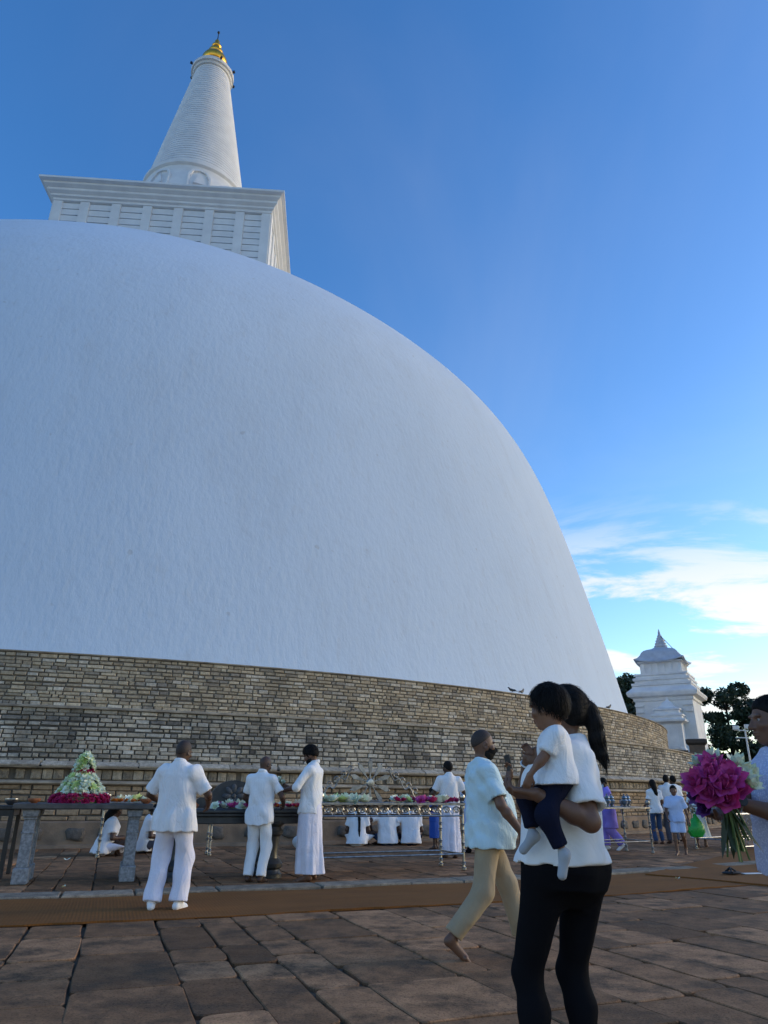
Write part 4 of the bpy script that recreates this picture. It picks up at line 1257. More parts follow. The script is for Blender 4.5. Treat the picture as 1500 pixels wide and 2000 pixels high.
class Field:
    def __init__(s, lo, hi, h):
        s.h = h; s.lo = np.array(lo, float)
        n = np.ceil((np.array(hi) - s.lo) / h).astype(int) + 1
        s.ax = [s.lo[i] + h * np.arange(n[i]) for i in range(3)]
        s.F = np.full(n, 0.25, np.float32)
    def sub(s, lo, hi):
        r = []
        for i in range(3):
            a = max(0, int((lo[i] - s.lo[i]) / s.h) - 1); b = min(s.F.shape[i], int((hi[i] - s.lo[i]) / s.h) + 3)
            if b <= a: return None
            r.append(slice(a, b))
        return tuple(r)
    def grid(s, r):
        return (s.ax[0][r[0]][:, None, None], s.ax[1][r[1]][None, :, None], s.ax[2][r[2]][None, None, :])
    def merge(s, r, d, k):
        A = s.F[r]; d = d.astype(np.float32)
        if k <= 0: s.F[r] = np.minimum(A, d); return
        hh = np.clip(.5 + .5 * (A - d) / k, 0, 1)
        s.F[r] = A * (1 - hh) + d * hh - k * hh * (1 - hh)
    def cone(s, a, b, ra, rb, k=.02):
        a, b = np.array(a, float), np.array(b, float); m = max(ra, rb) + k + .03
        r = s.sub(np.minimum(a, b) - m, np.maximum(a, b) + m)
        if r is None: return
        X, Y, Z = s.grid(r); ba = b - a; L = max(ba @ ba, 1e-9)
        t = np.clip(((X - a[0]) * ba[0] + (Y - a[1]) * ba[1] + (Z - a[2]) * ba[2]) / L, 0, 1)
        d = np.sqrt((X - a[0] - t * ba[0]) ** 2 + (Y - a[1] - t * ba[1]) ** 2 + (Z - a[2] - t * ba[2]) ** 2) - (ra + t * (rb - ra))
        s.merge(r, d, k)
    def ell(s, c, rad, R=None, k=.02, neg=False):
        c, rad = np.array(c, float), np.array(rad, float); m = rad.max() + k + .03
        r = s.sub(c - m, c + m)
        if r is None: return
        X, Y, Z = s.grid(r); X, Y, Z = X - c[0], Y - c[1], Z - c[2]
        if R is not None:
            R = np.array(R)
            X, Y, Z = (R[0, 0] * X + R[1, 0] * Y + R[2, 0] * Z, R[0, 1] * X + R[1, 1] * Y + R[2, 1] * Z, R[0, 2] * X + R[1, 2] * Y + R[2, 2] * Z)
        k0 = np.sqrt((X / rad[0]) ** 2 + (Y / rad[1]) ** 2 + (Z / rad[2]) ** 2)
        k1 = np.sqrt((X / rad[0] ** 2) ** 2 + (Y / rad[1] ** 2) ** 2 + (Z / rad[2] ** 2) ** 2) + 1e-6
        d = k0 * (k0 - 1) / k1
        if neg:
            A = s.F[r]; d = -d.astype(np.float32)
            hh = np.clip(.5 - .5 * (A - d) / max(k, 1e-4), 0, 1)
            s.F[r] = A * (1 - hh) + d * hh + k * hh * (1 - hh)
        else: s.merge(r, d, k)
    def column(s, O, R, zs, a, b, y0, k=.02, pw=2.3, margin=.0, fold=None):
        """body-like column with elliptic sections given by height, in the frame O,R"""
        zs, a, b, y0 = map(np.array, (zs, a, b, y0)); O = np.array(O, float); R = np.array(R, float)
        cs = [O + R @ np.array([sx * a.max(), sy * (b.max() + abs(y0).max()), z]) for sx in (-1, 1) for sy in (-1, 1) for z in (zs[0], zs[-1])]
        cs = np.array(cs); r = s.sub(cs.min(0) - .06, cs.max(0) + .06)
        if r is None: return
        X, Y, Z = s.grid(r); X, Y, Z = X - O[0], Y - O[1], Z - O[2]
        X, Y, Z = (R[0, 0] * X + R[1, 0] * Y + R[2, 0] * Z, R[0, 1] * X + R[1, 1] * Y + R[2, 1] * Z, R[0, 2] * X + R[1, 2] * Y + R[2, 2] * Z)
        A = np.interp(Z, zs, a) ; B = np.interp(Z, zs, b); C = np.interp(Z, zs, y0)
        if fold is not None:
            g = fold(np.arctan2(Y - C, X), Z); A = A + g; B = B + g
        q = (np.abs(X / A) ** pw + np.abs((Y - C) / B) ** pw) ** (1 / pw)
        d = (q - 1) * np.minimum(A, B) * .92
        d = np.maximum(d, np.maximum(Z - zs[-1], zs[0] - Z))
        s.merge(r, d, k)
    def cut(s, n, o):
        """keep the side where (p-o).n < 0"""
        X, Y, Z = s.ax[0][:, None, None], s.ax[1][None, :, None], s.ax[2][None, None, :]
        s.F = np.maximum(s.F, ((X - o[0]) * n[0] + (Y - o[1]) * n[1] + (Z - o[2]) * n[2]).astype(np.float32))
    def softcut(s, n, o, k):
        X, Y, Z = s.ax[0][:, None, None], s.ax[1][None, :, None], s.ax[2][None, None, :]
        d = ((X - o[0]) * n[0] + (Y - o[1]) * n[1] + (Z - o[2]) * n[2]).astype(np.float32)
        hh = np.clip(.5 - .5 * (s.F - d) / k, 0, 1)
        s.F = s.F * (1 - hh) + d * hh + k * hh * (1 - hh)
    def carve_cone(s, a, b, ra, rb):
        a, b = np.array(a, float), np.array(b, float); m = max(ra, rb) + .03
        r = s.sub(np.minimum(a, b) - m, np.maximum(a, b) + m)
        if r is None: return
        X, Y, Z = s.grid(r); ba = b - a; L = max(ba @ ba, 1e-9)
        t = np.clip(((X - a[0]) * ba[0] + (Y - a[1]) * ba[1] + (Z - a[2]) * ba[2]) / L, 0, 1)
        d = np.sqrt((X - a[0] - t * ba[0]) ** 2 + (Y - a[1] - t * ba[1]) ** 2 + (Z - a[2] - t * ba[2]) ** 2) - (ra + t * (rb - ra))
        s.F[r] = np.maximum(s.F[r], -d.astype(np.float32))
    def wrinkle(s, seed, amp, kh=34., kv=9., n=4):
        g = np.random.default_rng(seed)
        X, Y, Z = s.ax[0][:, None, None], s.ax[1][None, :, None], s.ax[2][None, None, :]
        w = 0
        for i in range(n):
            th = g.uniform(0, 2 * PI); k = kh * g.uniform(.6, 1.4); v = kv * g.uniform(-1.5, 1.5)
            u = (math.cos(th) * X + math.sin(th) * Y)
            ph = k * u + v * Z + g.uniform(0, 6) + 1.1 * np.sin(7 * Z + 5 * g.uniform(-1, 1) * X + g.uniform(0, 6))
            w = w + np.sin(ph)
        s.F += (amp * w / n ** .5).astype(np.float32)
    def mesh(s): return surface_nets(s.F, s.lo, s.h)

def join_mesh(name, parts, mat):
    V = []; Q = []; k = 0
    for v, q in parts:
        if len(v) == 0: continue
        V.append(v); Q.append(q + k); k += len(v)
    V = np.concatenate(V); Q = np.concatenate(Q)
    me = bpy.data.meshes.new(name)
    me.vertices.add(len(V)); me.vertices.foreach_set('co', V.astype(np.float32).ravel())
    me.loops.add(Q.size); me.loops.foreach_set('vertex_index', Q.astype(np.int32).ravel())
    me.polygons.add(len(Q)); me.polygons.foreach_set('loop_start', np.arange(0, Q.size, 4, dtype=np.int32))
    me.polygons.foreach_set('use_smooth', np.ones(len(Q), bool))
    me.update(calc_edges=True); me.validate()
    me.materials.append(mat)
    return me

def rotm(rx=0, ry=0, rz=0):
    cx_, sx_, cy_, sy_, cz_, sz_ = math.cos(rx), math.sin(rx), math.cos(ry), math.sin(ry), math.cos(rz), math.sin(rz)
    Rx = np.array([[1, 0, 0], [0, cx_, -sx_], [0, sx_, cx_]]); Ry = np.array([[cy_, 0, sy_], [0, 1, 0], [-sy_, 0, cy_]]); Rz_ = np.array([[cz_, -sz_, 0], [sz_, cz_, 0], [0, 0, 1]])
    return Rz_ @ Ry @ Rx

def ik(S, W, l1, l2, pole):
    S, W, pole = np.array(S, float), np.array(W, float), np.array(pole, float)
    d = W - S; L = np.linalg.norm(d)
    if L > (l1 + l2) * .995: d *= (l1 + l2) * .995 / L; L = (l1 + l2) * .995
    u = d / L; x = (l1 * l1 - l2 * l2 + L * L) / (2 * L); y = math.sqrt(max(0, l1 * l1 - x * x))
    p = pole - u * (pole @ u); p /= max(np.linalg.norm(p), 1e-6)
    return S + u * x + p * y, S + d

def unit(v): v = np.array(v, float); return v / max(np.linalg.norm(v), 1e-9)

def skin_mat(name, c):
    return simple(name, c, tuple(x * .78 for x in c), scale=14, rough=.5, coord='object', sss=.06, bump=.15, bscale=120, bdist=.002, spec=.4)
SKIN_D = skin_mat('skin_dark', (.085, .043, .027))
SKIN_M = skin_mat('skin_brown', (.175, .085, .050))
SKIN_L = skin_mat('skin_light_brown', (.27, .135, .080))
M_HAIR = simple('black_hair', (.006, .0055, .005), (.012, .010, .009), scale=60, rough=.7, spec=.15, bump=1.0, bscale=90, bdist=.006, coord='object', stretch=(1, 1, .25))
M_STUBBLE = simple('cropped_hair', (.030, .020, .015), (.05, .03, .022), scale=90, rough=.7, coord='object')
M_EYE = simple('eye_white', (.30, .27, .25), None, rough=.3)
M_IRIS = simple('eye_dark', (.015, .01, .008), None, rough=.15)
def cloth(name, c, c2=None, rough=.85, bump=.75, fine=350):
    m, nt, b = new_mat(name)
    v = _coord(nt, 'object')
    f = _range(nt, _noise(nt, 5, v, detail=3), .3, .7)
    nt.links.new(_mixc(nt, f, c, c2 or tuple(x * .93 for x in c)), b.inputs['Base Color'])
    b.inputs['Roughness'].default_value = rough; b.inputs['Specular IOR Level'].default_value = .2
    b.inputs['Sheen Weight'].default_value = .12 if min(c) > .3 else 0.0
    if max(c) < .05: b.inputs['Specular IOR Level'].default_value = .05
    n1 = _noise(nt, 11, v, detail=5, rough=.55, dist=1.2, stretch=(1, 1, .45))
    n2 = _noise(nt, fine, v, detail=1)
    a = nt.nodes.new('ShaderNodeMath'); a.operation = 'MULTIPLY_ADD'; nt.links.new(n2, a.inputs[0]); a.inputs[1].default_value = .06; nt.links.new(n1, a.inputs[2])
    _bump(nt, b, a.outputs[0], bump, .03)
    return m
C_WHITE = cloth('white_cotton', (.86, .86, .86))
C_WHITE2 = cloth('white_linen', (.85, .83, .82), (.79, .78, .79))
C_WHITE3 = cloth('soft_white_jersey', (.87, .86, .84), bump=.3)
C_LAV = cloth('lavender_white_cotton', (.80, .78, .87))
C_AQUA = cloth('pale_aqua_jersey', (.62, .77, .79), (.56, .72, .75))
C_KHAKI = cloth('khaki_twill', (.40, .31, .20), (.34, .26, .165), bump=.45)
C_BLACK = cloth('black_leggings', (.008, .008, .010), bump=.12)
C_NAVY = cloth('navy_cotton', (.012, .014, .030))
C_PURPLE = cloth('violet_cotton', (.30, .24, .74), (.24, .18, .64), bump=.5)
C_JEANS = cloth('blue_denim', (.045, .085, .17), (.03, .06, .13))
C_BLUE = cloth('bright_blue_cotton', (.03, .09, .38))
C_GREY = cloth('grey_trousers', (.10, .10, .12))
C_PALEBLUE = cloth('pale_blue_cotton', (.52, .62, .84), (.45, .56, .8))
C_DRESS = cloth('white_dress_cloth', (.78, .84, .84))
def lace():
    m, nt, b = new_mat('bluish_lace')
    v = _coord(nt, 'object')
    vo = nt.nodes.new('ShaderNodeTexVoronoi'); vo.inputs['Scale'].default_value = 95; nt.links.new(v, vo.inputs['Vector'])
    f = _range(nt, vo.outputs['Distance'], .15, .5)
    nt.links.new(_mixc(nt, f, (.66, .68, .80), (.45, .48, .64)), b.inputs['Base Color'])
    b.inputs['Roughness'].default_value = .9
    _bump(nt, b, vo.outputs['Distance'], .5, .006)
    return m
C_LACE = lace()
M_MASK = cloth('black_mask_cloth', (.010, .010, .011), bump=.1)
M_MASKB = cloth('blue_mask_cloth', (.35, .52, .62), bump=.1)
C_SOCK = cloth('thin_grey_sock', (.40, .42, .44), (.33, .36, .40), bump=.3)

def person(label, loc, rz, H=1.70, spec=None, q=1, group=None, z=0.0):
    """q: 0 close, 1 mid, 2 far. Local frame: facing +y, right hand at +x."""
    s = dict(spec or {})
    S = H / 1.70
    root = thing('person', label, 'person', loc=(loc[0], loc[1], z), rz=math.radians(rz), group=group)
    hb = (.0085, .011, .016)[q]; hf = (.0042, .0065, .0095)[q]
    girth = s.get('girth', 1.0); hs = s.get('head_scale', 1.0) * S
    pel = np.array(s.get('pelvis', (0, 0, .90 * S)), float)
    lean = s.get('lean', 0.0); twist = s.get('twist', 0.0); roll = s.get('side', 0.0)
    R = rotm(rx=-lean, ry=roll, rz=twist)
    fem = s.get('female', False)
    sw = (.155 if fem else .178) * S * s.get('shoulder', 1.0) * (girth ** .5)
    tp = lambda x, y, zz: pel + R @ np.array([x, y, zz])
    neck = tp(0, -.012 * S, .545 * S); 
    shr = {1: tp(sw, -.01 * S, .462 * S), -1: tp(-sw, -.01 * S, .462 * S)}
    HR = R @ rotm(rz=s.get('head_yaw', 0.0)) @ rotm(rx=s.get('head_pitch', 0.0)) if s.get('head_free') is None else rotm(rz=s['head_free'][0]) @ rotm(rx=s['head_free'][1])
    hc = neck + (R @ np.array([0, .012 * S, .05 * S])) + HR @ np.array([0, .012, .085]) * hs
    hp = lambda x, y, zz: hc + HR @ (np.array([x, y, zz]) * hs)
    l1, l2 = .285 * S, .250 * S
    arms = {}
    for sd, key in ((1, 'rh'), (-1, 'lh')):
        a = s.get(key) or {}
        W = a.get('w', (sd * (sw / S + .07), .06, .80)) 
        W = np.array(W, float) * (1 if a.get('abs') else S)
        E_, W_ = ik(shr[sd], W, l1, l2, a.get('pole', (sd * .35, -1, -.2)))
        fd = unit(a['fd']) if 'fd' in a else unit(W_ - E_)
        arms[sd] = (shr[sd], E_, W_, fd, unit(a.get('pn', (-sd, .0, .2))), a.get('curl', .35), a.get('hand', True))
    legs = {}
    for sd, key in ((1, 'rf'), (-1, 'lf')):
        f = s.get(key) or {}
        hipj = pel + rotm(rz=twist * .5 + s.get('hip_yaw', 0.0)) @ np.array([sd * .088 * S * girth ** .5 * s.get('hip_w', 1.0), 0, -.01 * S])
        A_ = np.array(f.get('a', (sd * .10, -.03, .075)), float) * (1 if f.get('abs') else S)
        Kn, An = ik(hipj, A_, .425 * S, .41 * S, f.get('pole', (sd * .12, 1, 0)))
        legs[sd] = (hipj, Kn, An, unit(f.get('fd', (sd * .18, 1, -.12))), f.get('show', True))
    skin = s.get('skin', SKIN_M)
    # ---------------- body
    pts = [hc] + [p for a in arms.values() for p in a[:3]] + [p for l in legs.values() for p in l[:3]] + [pel, neck]
    for l in legs.values(): pts.append(l[2] + l[3] * .2 * S - np.array([0, 0, .07 * S]))
    lo = np.min(pts, 0) - .2 * S; hi = np.max(pts, 0) + .2 * S
    B = Field(lo, hi, hb)
    zs = np.array([-.12, 0, .12, .25, .38, .47, .53]) * S
    ta = np.array([.150, .160, .138, .145, .155, .140, .07] if not fem else [.160, .168, .125, .132, .142, .122, .06]) * S * girth
    tb = np.array([.095, .100, .088, .096, .105, .085, .05]) * S * girth
    ty = np.array([0, 0, .004, .006, .004, -.004, -.01]) * S
    bel = s.get('belly', 0.0)
    lowk = (s.get('bottom') or {}).get('kind')
    if lowk: zs = np.array([-.03, 0, .12, .25, .38, .47, .53]) * S
    B.column(pel, R, zs, ta - .012 * S, tb - .012 * S, ty, k=.03)
    g = girth ** .5
    B.cone(neck - R @ np.array([0, 0, .03 * S]), hp(0, -.012, -.07), .056 * S * g, .050 * S * g * min(1.4, hs / S), .025)
    for sd in (1, -1):
        Sh, E_, W_, fd, pn, curl, hd = arms[sd]
        B.cone(Sh, E_, .046 * S * g, .038 * S * g, .03); 
        mid = E_ + (W_ - E_) * .3
        B.cone(E_, mid, .037 * S * g, .038 * S * g, .02); B.cone(mid, W_, .038 * S * g, .026 * S * g, .02)
        Hp, Kn, An, ft, show = legs[sd]
        if s.get('legs', True):
            if lowk in ('sarong', 'skirt'): Kn = (Hp + An) / 2
            B.cone(Hp, Kn, .066 * S * g, .046 * S * g, .03)
            calf = Kn + (An - Kn) * .32 + np.array([0, -.012 * S if lowk not in ('sarong', 'skirt') else 0, 0])
            B.cone(Kn, calf, .046 * S * g, .052 * S * g, .02); B.cone(calf, An, .050 * S * g, .032 * S * g, .02)
        if s.get('bare_feet', True):
            fz = np.array([0, 0, 1.0]); side = unit(np.cross(ft, fz))
            heel = An - ft * .035 * S - np.array([0, 0, .040 * S]); ball = An + ft * .125 * S - np.array([0, 0, .052 * S])
            B.cone(An, heel, .033 * S, .030 * S, .02); B.cone(heel, ball, .030 * S, .026 * S, .02); B.cone(An - np.array([0, 0, .01]), ball, .03 * S, .02 * S, .03)
            for i, (o, L) in enumerate(((-.030, .052), (-.012, .056), (.004, .052), (.018, .046), (.031, .036))):
                k = o * sd * -1
                b0 = ball + side * (-k) * S; B.cone(b0 + ft * .0, b0 + ft * L * S - np.array([0, 0, .006 * S]), (.018 if i else .018) * S, (.0125 if i != 0 else .014) * S, .008)
    parts = [B.mesh()]
    # ---------------- head (finer)
    hl = np.array([.13, .16, .17]) * hs * 1.05
    Fh = Field(hc - max(hl), hc + max(hl) * np.array([1, 1, .95]), hf)
    Fh.ell(hp(0, -.014, .022), np.array([.073, .094, .098]) * hs, HR, 0)
    Fh.ell(hp(0, .014, -.030), np.array([.061, .078, .088]) * hs, HR, .03 * hs)
    Fh.ell(hp(0, .050, -.088), np.array([.030, .028, .024]) * hs, HR, .025 * hs)
    ns = s.get('nose', 1.0); Fh.cone(hp(0, .084, .012), hp(0, .084 + .023 * ns, -.028), .008 * hs, .0125 * hs, .014 * hs)
    for sd in (-1, 1):
        Fh.ell(hp(sd * .013, .082 + .010 * ns, -.031), np.array([.010, .010, .008]) * hs, HR, .008 * hs)
        Fh.ell(hp(sd * .034, .098, .006), np.array([.020, .018, .012]) * hs, HR, .012 * hs, neg=True)
        Fh.ell(hp(sd * .032, .078, .026), np.array([.026, .012, .008]) * hs, HR, .012 * hs)
        Fh.ell(hp(sd * .045, .062, -.022), np.array([.022, .020, .018]) * hs, HR, .02 * hs)
        er = HR @ rotm(rz=-sd * .35)
        Fh.ell(hp(sd * .078, -.008, -.012), np.array([.008, .021, .032]) * hs, er, .008 * hs)
        Fh.ell(hp(sd * .086, -.004, -.010), np.array([.006, .011, .018]) * hs, er, .005 * hs, neg=True)
    Fh.ell(hp(0, .086, -.054), np.array([.024, .013, .0075]) * hs, HR, .006 * hs)
    Fh.ell(hp(0, .084, -.067), np.array([.021, .013, .008]) * hs, HR, .006 * hs)
    Fh.cone(hp(0, -.015, -.045), neck + (hp(0, -.012, -.07) - neck) * .25, .050 * hs, .049 * S * g * min(1.3, hs / S), .02)
    parts.append(Fh.mesh())
    # ---------------- hands (finer)
    for sd in (1, -1):
        Sh, E_, W_, fd, pn, curl, hd = arms[sd]
        if not hd: continue
        k = S * s.get('hand_scale', 1.0)
        pn = unit(pn - fd * (pn @ fd)); ac = np.cross(fd, pn) * 1.0       # across the palm
        tdir = ac * (1 if s.get('thumb', {}).get(sd, 1) > 0 else -1) * sd * -1
        ctr = W_ + fd * .09 * k
        Fg = Field(ctr - .15 * k, ctr + .15 * k, hf)
        Fg.cone(W_ - unit(W_ - E_) * .07 * S, W_, .029 * S * g, .024 * S * g, 0)
        rs = 1.0 if q < 2 else 1.15
        for i, (o, L) in enumerate(((.030, .072), (.010, .082), (-.010, .077), (-.028, .060))):
            kn = W_ + fd * (.088 - .004 * abs(i - 1)) * k + tdir * o * k
            Fg.cone(W_ + tdir * o * .45 * k, kn, .0165 * k * rs, .0125 * k * rs, .012 * k)
            d = fd.copy(); p = kn; cu = curl * (1 + .12 * i)
            for j, seg in enumerate((.46, .30, .24)):
                an = cu * (j + 1) * .8
                d = unit(fd * math.cos(an) + pn * math.sin(an)); p2 = p + d * L * seg * k
                Fg.cone(p, p2, (.0098 - .001 * j) * k * rs, (.0088 - .001 * j) * k * rs, .003 * k); p = p2
        tb_ = W_ + fd * .022 * k + tdir * .022 * k
        t1 = tb_ + (fd * .6 + tdir * .75 + pn * .25) * .042 * k; t2 = t1 + unit(fd * .9 + tdir * .25 + pn * (.2 + curl * .5)) * .032 * k; t3 = t2 + unit(fd * .95 + pn * (.3 + curl * .6)) * .024 * k
        Fg.cone(tb_, t1, .0165 * k, .0125 * k, .012 * k); Fg.cone(t1, t2, .0115 * k * rs, .0105 * k * rs, .004 * k); Fg.cone(t2, t3, .0105 * k * rs, .0085 * k * rs, .003 * k)
        parts.append(Fg.mesh())
    mesh_obj('body', join_mesh('body', parts, skin), root)
    # eyes
    if q < 2:
        for sd in (-1, 1):
            mb = MB(); mb.sphere((0, 0, 0), .0105 * hs, 12); mb.build('eye', M_EYE, root, smooth=True, loc=hp(sd * .033, .0715, .006))
            mb = MB(); mb.sphere((0, 0, 0), .006 * hs, 10); mb.build('iris', M_IRIS, root, smooth=True, loc=hp(sd * .033, .0775, .006))
    # ---------------- lower garment
    bt = s.get('bottom')
    if bt:
        kind = bt['kind']; ease = bt.get('ease', .02) * S; F = None
        wz = pel[2] + bt.get('waist', .10) * S
        if kind in ('trousers', 'shorts', 'leggings'):
            end = bt.get('end', 1.0)
            P = [pel]
            for l in legs.values(): P += list(l[:3])
            F = Field(np.min(P, 0) - .16 * S, np.max(P, 0) + np.array([.16, .16, .16]) * S, hb)
            r0, r1, r2 = (np.array(bt.get('r', (.092, .068, .062))) * S * (g if kind != 'leggings' else 1))
            F.column(pel, R @ rotm(rz=s.get('hip_yaw', 0.0)), np.array([-.15, -.07, .03, .14]) * S, ta[[0, 0, 1, 2]] * np.array([.40, .88, 1, 1]) + ease * np.array([0, 1, 1, 1]), tb[[0, 1, 1, 2]] * np.array([.40, .92, 1, 1]) + (ease + bt.get('seat', .0) * S) * np.array([0, .8, 1, .4]), [-.005 * S, -.012 * S, 0, 0], k=.06)
            if s.get('hip_yaw'): F.column(pel, R, np.array([-.06, .0, .08, .14]) * S, ta[[0, 1, 1, 2]] * np.array([.8, 1, 1, 1]) + ease * .6, tb[[0, 1, 1, 2]] * np.array([.8, 1, 1, 1]) + ease * .6, [0, 0, 0, 0], k=.05)
            for sd in (1, -1):
                Hp, Kn, An, ft, show = legs[sd]
                if kind == 'shorts':
                    e = Hp + (Kn - Hp) * end; F.cone(Hp, e, r0, r1, .04)
                    u = unit(Kn - Hp)
                else:
                    An2 = Kn + (An - Kn) * end
                    F.cone(Hp, Kn, r0, r1, .04); 
                    if kind == 'leggings':
                        cf = Kn + (An - Kn) * .33 + np.array([0, -.018 * S, 0]); F.cone(Kn, cf, r1, r1 * 1.0, .03); F.cone(cf, An2, r1 * .98, r2, .03)
                    else: F.cone(Kn, An2, r1, r2, .04)
            F.wrinkle(crc(label) % 999 + 3, bt.get('wr', .005) * S, 26, 18)
            for sd in (1, -1):
                Hp, Kn, An, ft, show = legs[sd]
                if kind == 'shorts': continue
                An2 = Kn + (An - Kn) * end; u = unit(An - Kn)
                # flat hem at the ankle: trim everything past it near that ankle
                sub = F.sub(An2 - .11 * S, An2 + .11 * S + np.array([0, 0, 0]))
                if sub:
                    X, Y, Z = F.grid(sub); pl = (X - An2[0]) * u[0] + (Y - An2[1]) * u[1] + (Z - An2[2]) * u[2]
                    F.F[sub] = np.maximum(F.F[sub], pl.astype(np.float32))
            if kind == 'shorts':
                F.cut((0, 0, -1), (0, 0, pel[2] - bt.get('len', .34) * S))
            F.cut(R @ np.array([0, 0, 1.]), pel + R @ np.array([0, 0, bt.get('waist', .12) * S]))
            nm = kind
        else:   # sarong / skirt
            zb = bt.get('hem', .10) * S; top = pel + R @ np.array([0, 0, .12 * S])
            fa = legs[1][2]; fb = legs[-1][2]; foot = (fa + fb) / 2; foot[2] = 0
            axis_top = pel.copy(); axis_top[2] = 0
            F = Field((min(foot[0], pel[0]) - .4 * S, min(foot[1], pel[1]) - .4 * S, zb - .03), (max(foot[0], pel[0]) + .4 * S, max(foot[1], pel[1]) + .4 * S, pel[2] + .16 * S), hb)
            X, Y, Z = F.ax[0][:, None, None], F.ax[1][None, :, None], F.ax[2][None, None, :]
            t = np.clip(Z / pel[2], 0, 1.2); ccx = foot[0] * (1 - t) + pel[0] * t; ccy = foot[1] * (1 - t) + pel[1] * t
            zz = np.array([0, .35, .7, .88, 1.02]) * pel[2] / .9; w0, w1 = bt.get('w', (.20, .185))
            d0, d1 = bt.get('d', (.17, .14))
            A = np.interp(Z, zz, np.array([w0, w0 * .5 + w1 * .5, w1 * 1.02, w1 * 1.0, w1 * .85]) * S); Bb = np.interp(Z, zz, np.array([d0, d0 * .5 + d1 * .5, d1, d1 * .98, d1 * .85]) * S)
            th = np.arctan2(Y - ccy, X - ccx); am = bt.get('fold', .012) * S; sd_ = bt.get('seed', 1)
            fold = am * (1.15 - t) * (np.sin(th * 5 + 2.2 * t + sd_) + .7 * np.sin(th * 9 - 3 * t + sd_ * 2) + .4 * np.sin(th * 15 + sd_))
            F.F = ((np.sqrt(((X - ccx) / (A + fold)) ** 2 + ((Y - ccy) / (Bb + fold)) ** 2) - 1) * np.minimum(A, Bb)).astype(np.float32)
            F.wrinkle(sd_ + 40, .003 * S, 18, 22)
            F.cut((0, 0, -1), (0, 0, zb)); F.cut((0, 0, 1), (0, 0, pel[2] + .13 * S))
            nm = kind
        o = mesh_obj(nm, join_mesh(nm, [F.mesh()], bt['mat']), root)
    # ---------------- upper garment
    up = s.get('top')
    if up:
        ease = up.get('ease', .022) * S; hem = up.get('hem', .80) * S if not up.get('abs') else up['hem']
        wr = up.get('wr', .005) * S * 1.6
        zr = (hem - pel[2]) 
        P = [pel, neck, shr[1], shr[-1]] + [arms[1][1], arms[-1][1], arms[1][2], arms[-1][2]]
        F = Field(np.minimum(np.min(P, 0) - .17 * S, [-.3 * S + pel[0], -.3 * S + pel[1], hem - .04]), np.maximum(np.max(P, 0) + .17 * S, pel + .3 * S), hb)
        hz = np.concatenate([[min(zr - .03, -.12 * S)], np.array([-.03, .10, .20, .32, .42, .49, .535, .56]) * S])
        if fem: sa = np.array([.178, .172, .150, .145, .150, .150, .136, .085, .055])
        else: sa = np.array([.176, .174, .166, .166, .172, .172, .155, .095, .058])
        sb = np.array([.115, .115, .110, .110, .116, .112, .092, .068, .052])
        sy = np.array([0, 0, .003, .006, .008, .004, -.004, -.010, -.012])
        fl = up.get('flare', .0)
        sa = (sa * girth + np.array([fl, fl * .7, fl * .3, 0, 0, 0, 0, 0, 0])) * S + ease * np.array([1, 1, 1, 1, .9, .8, .6, .4, .2])
        sb = (sb * girth + np.array([fl, fl * .7, fl * .4, .2 * fl, 0, 0, 0, 0, 0]) + bel * np.array([.45, .8, 1.0, .75, .25, 0, 0, 0, 0])) * S + ease * np.array([1.1, 1.1, 1.1, 1.1, 1, .8, .6, .4, .2])
        sy = (sy + bel * np.array([.45, .8, 1.0, .75, .25, 0, 0, 0, 0])) * S
        if fem and up.get('bust', 1): sb = sb + np.array([0, 0, 0, .004, .016, .014, 0, 0, 0]) * S; sy = sy + np.array([0, 0, 0, .004, .014, .012, 0, 0, 0]) * S
        F.column(pel, R, hz, sa, sb, sy, k=.02, pw=2.2)
        Ft = F.F.copy()
        for sd in (1, -1):
            Sh, E_, W_ = arms[sd][:3]; sl = up.get('sleeve', .72); sl = sl[sd] if isinstance(sl, dict) else sl
            sr = up.get('sr', (.062, .066))
            F.cone(neck - R @ np.array([0, 0, .03 * S]), Sh, .050 * S + ease * .2, (sr[0] - .006) * S, .06 * S)
            if sl <= 1:
                F.cone(Sh, Sh + (E_ - Sh) * sl, (sr[0] - .004) * S * g, sr[1] * S * g, .06 * S)
            else:
                F.cone(Sh, E_, sr[0] * S * g, sr[1] * S * g, .035); F.cone(E_, E_ + (W_ - E_) * (sl - 1), sr[1] * S * g, sr[1] * S * g * .85, .02)
        if bt and bt['kind'] in ('trousers', 'leggings', 'shorts') and pel[2] > .3:
            for sd in (1, -1):
                Hp, Kn = legs[sd][:2]; r0 = bt.get('r', (.092, .068, .062))[0] * S * g + max(.024 * S, .016)
                F.cone(Hp, Hp + (Kn - Hp) * .4, r0, r0, .05)
        F.wrinkle(crc(label) % 997, wr, up.get('kh', 24), up.get('kv', 16))
        # sleeve openings: flat trim then a hollow round the arm
        for sd in (1, -1):
            Sh, E_, W_ = arms[sd][:3]; sl = up.get('sleeve', .72); sl = sl[sd] if isinstance(sl, dict) else sl
            a_, b_, f_ = (Sh, E_, sl) if sl <= 1 else (E_, W_, sl - 1)
            e = a_ + (b_ - a_) * f_; u = unit(b_ - a_); sr = up.get('sr', (.062, .066))
            m_ = (max(sr) * g + .05) * S
            sub = F.sub(e - m_, e + m_)
            if sub:
                X, Y, Z = F.grid(sub)
                al = (X - e[0]) * u[0] + (Y - e[1]) * u[1] + (Z - e[2]) * u[2]
                rad = np.sqrt(np.maximum((X - e[0]) ** 2 + (Y - e[1]) ** 2 + (Z - e[2]) ** 2 - al ** 2, 0))
                near = (rad < (max(sr) * g + .03) * S) & (al > 0)
                F.F[sub] = np.where(near, np.maximum(F.F[sub], al), F.F[sub])
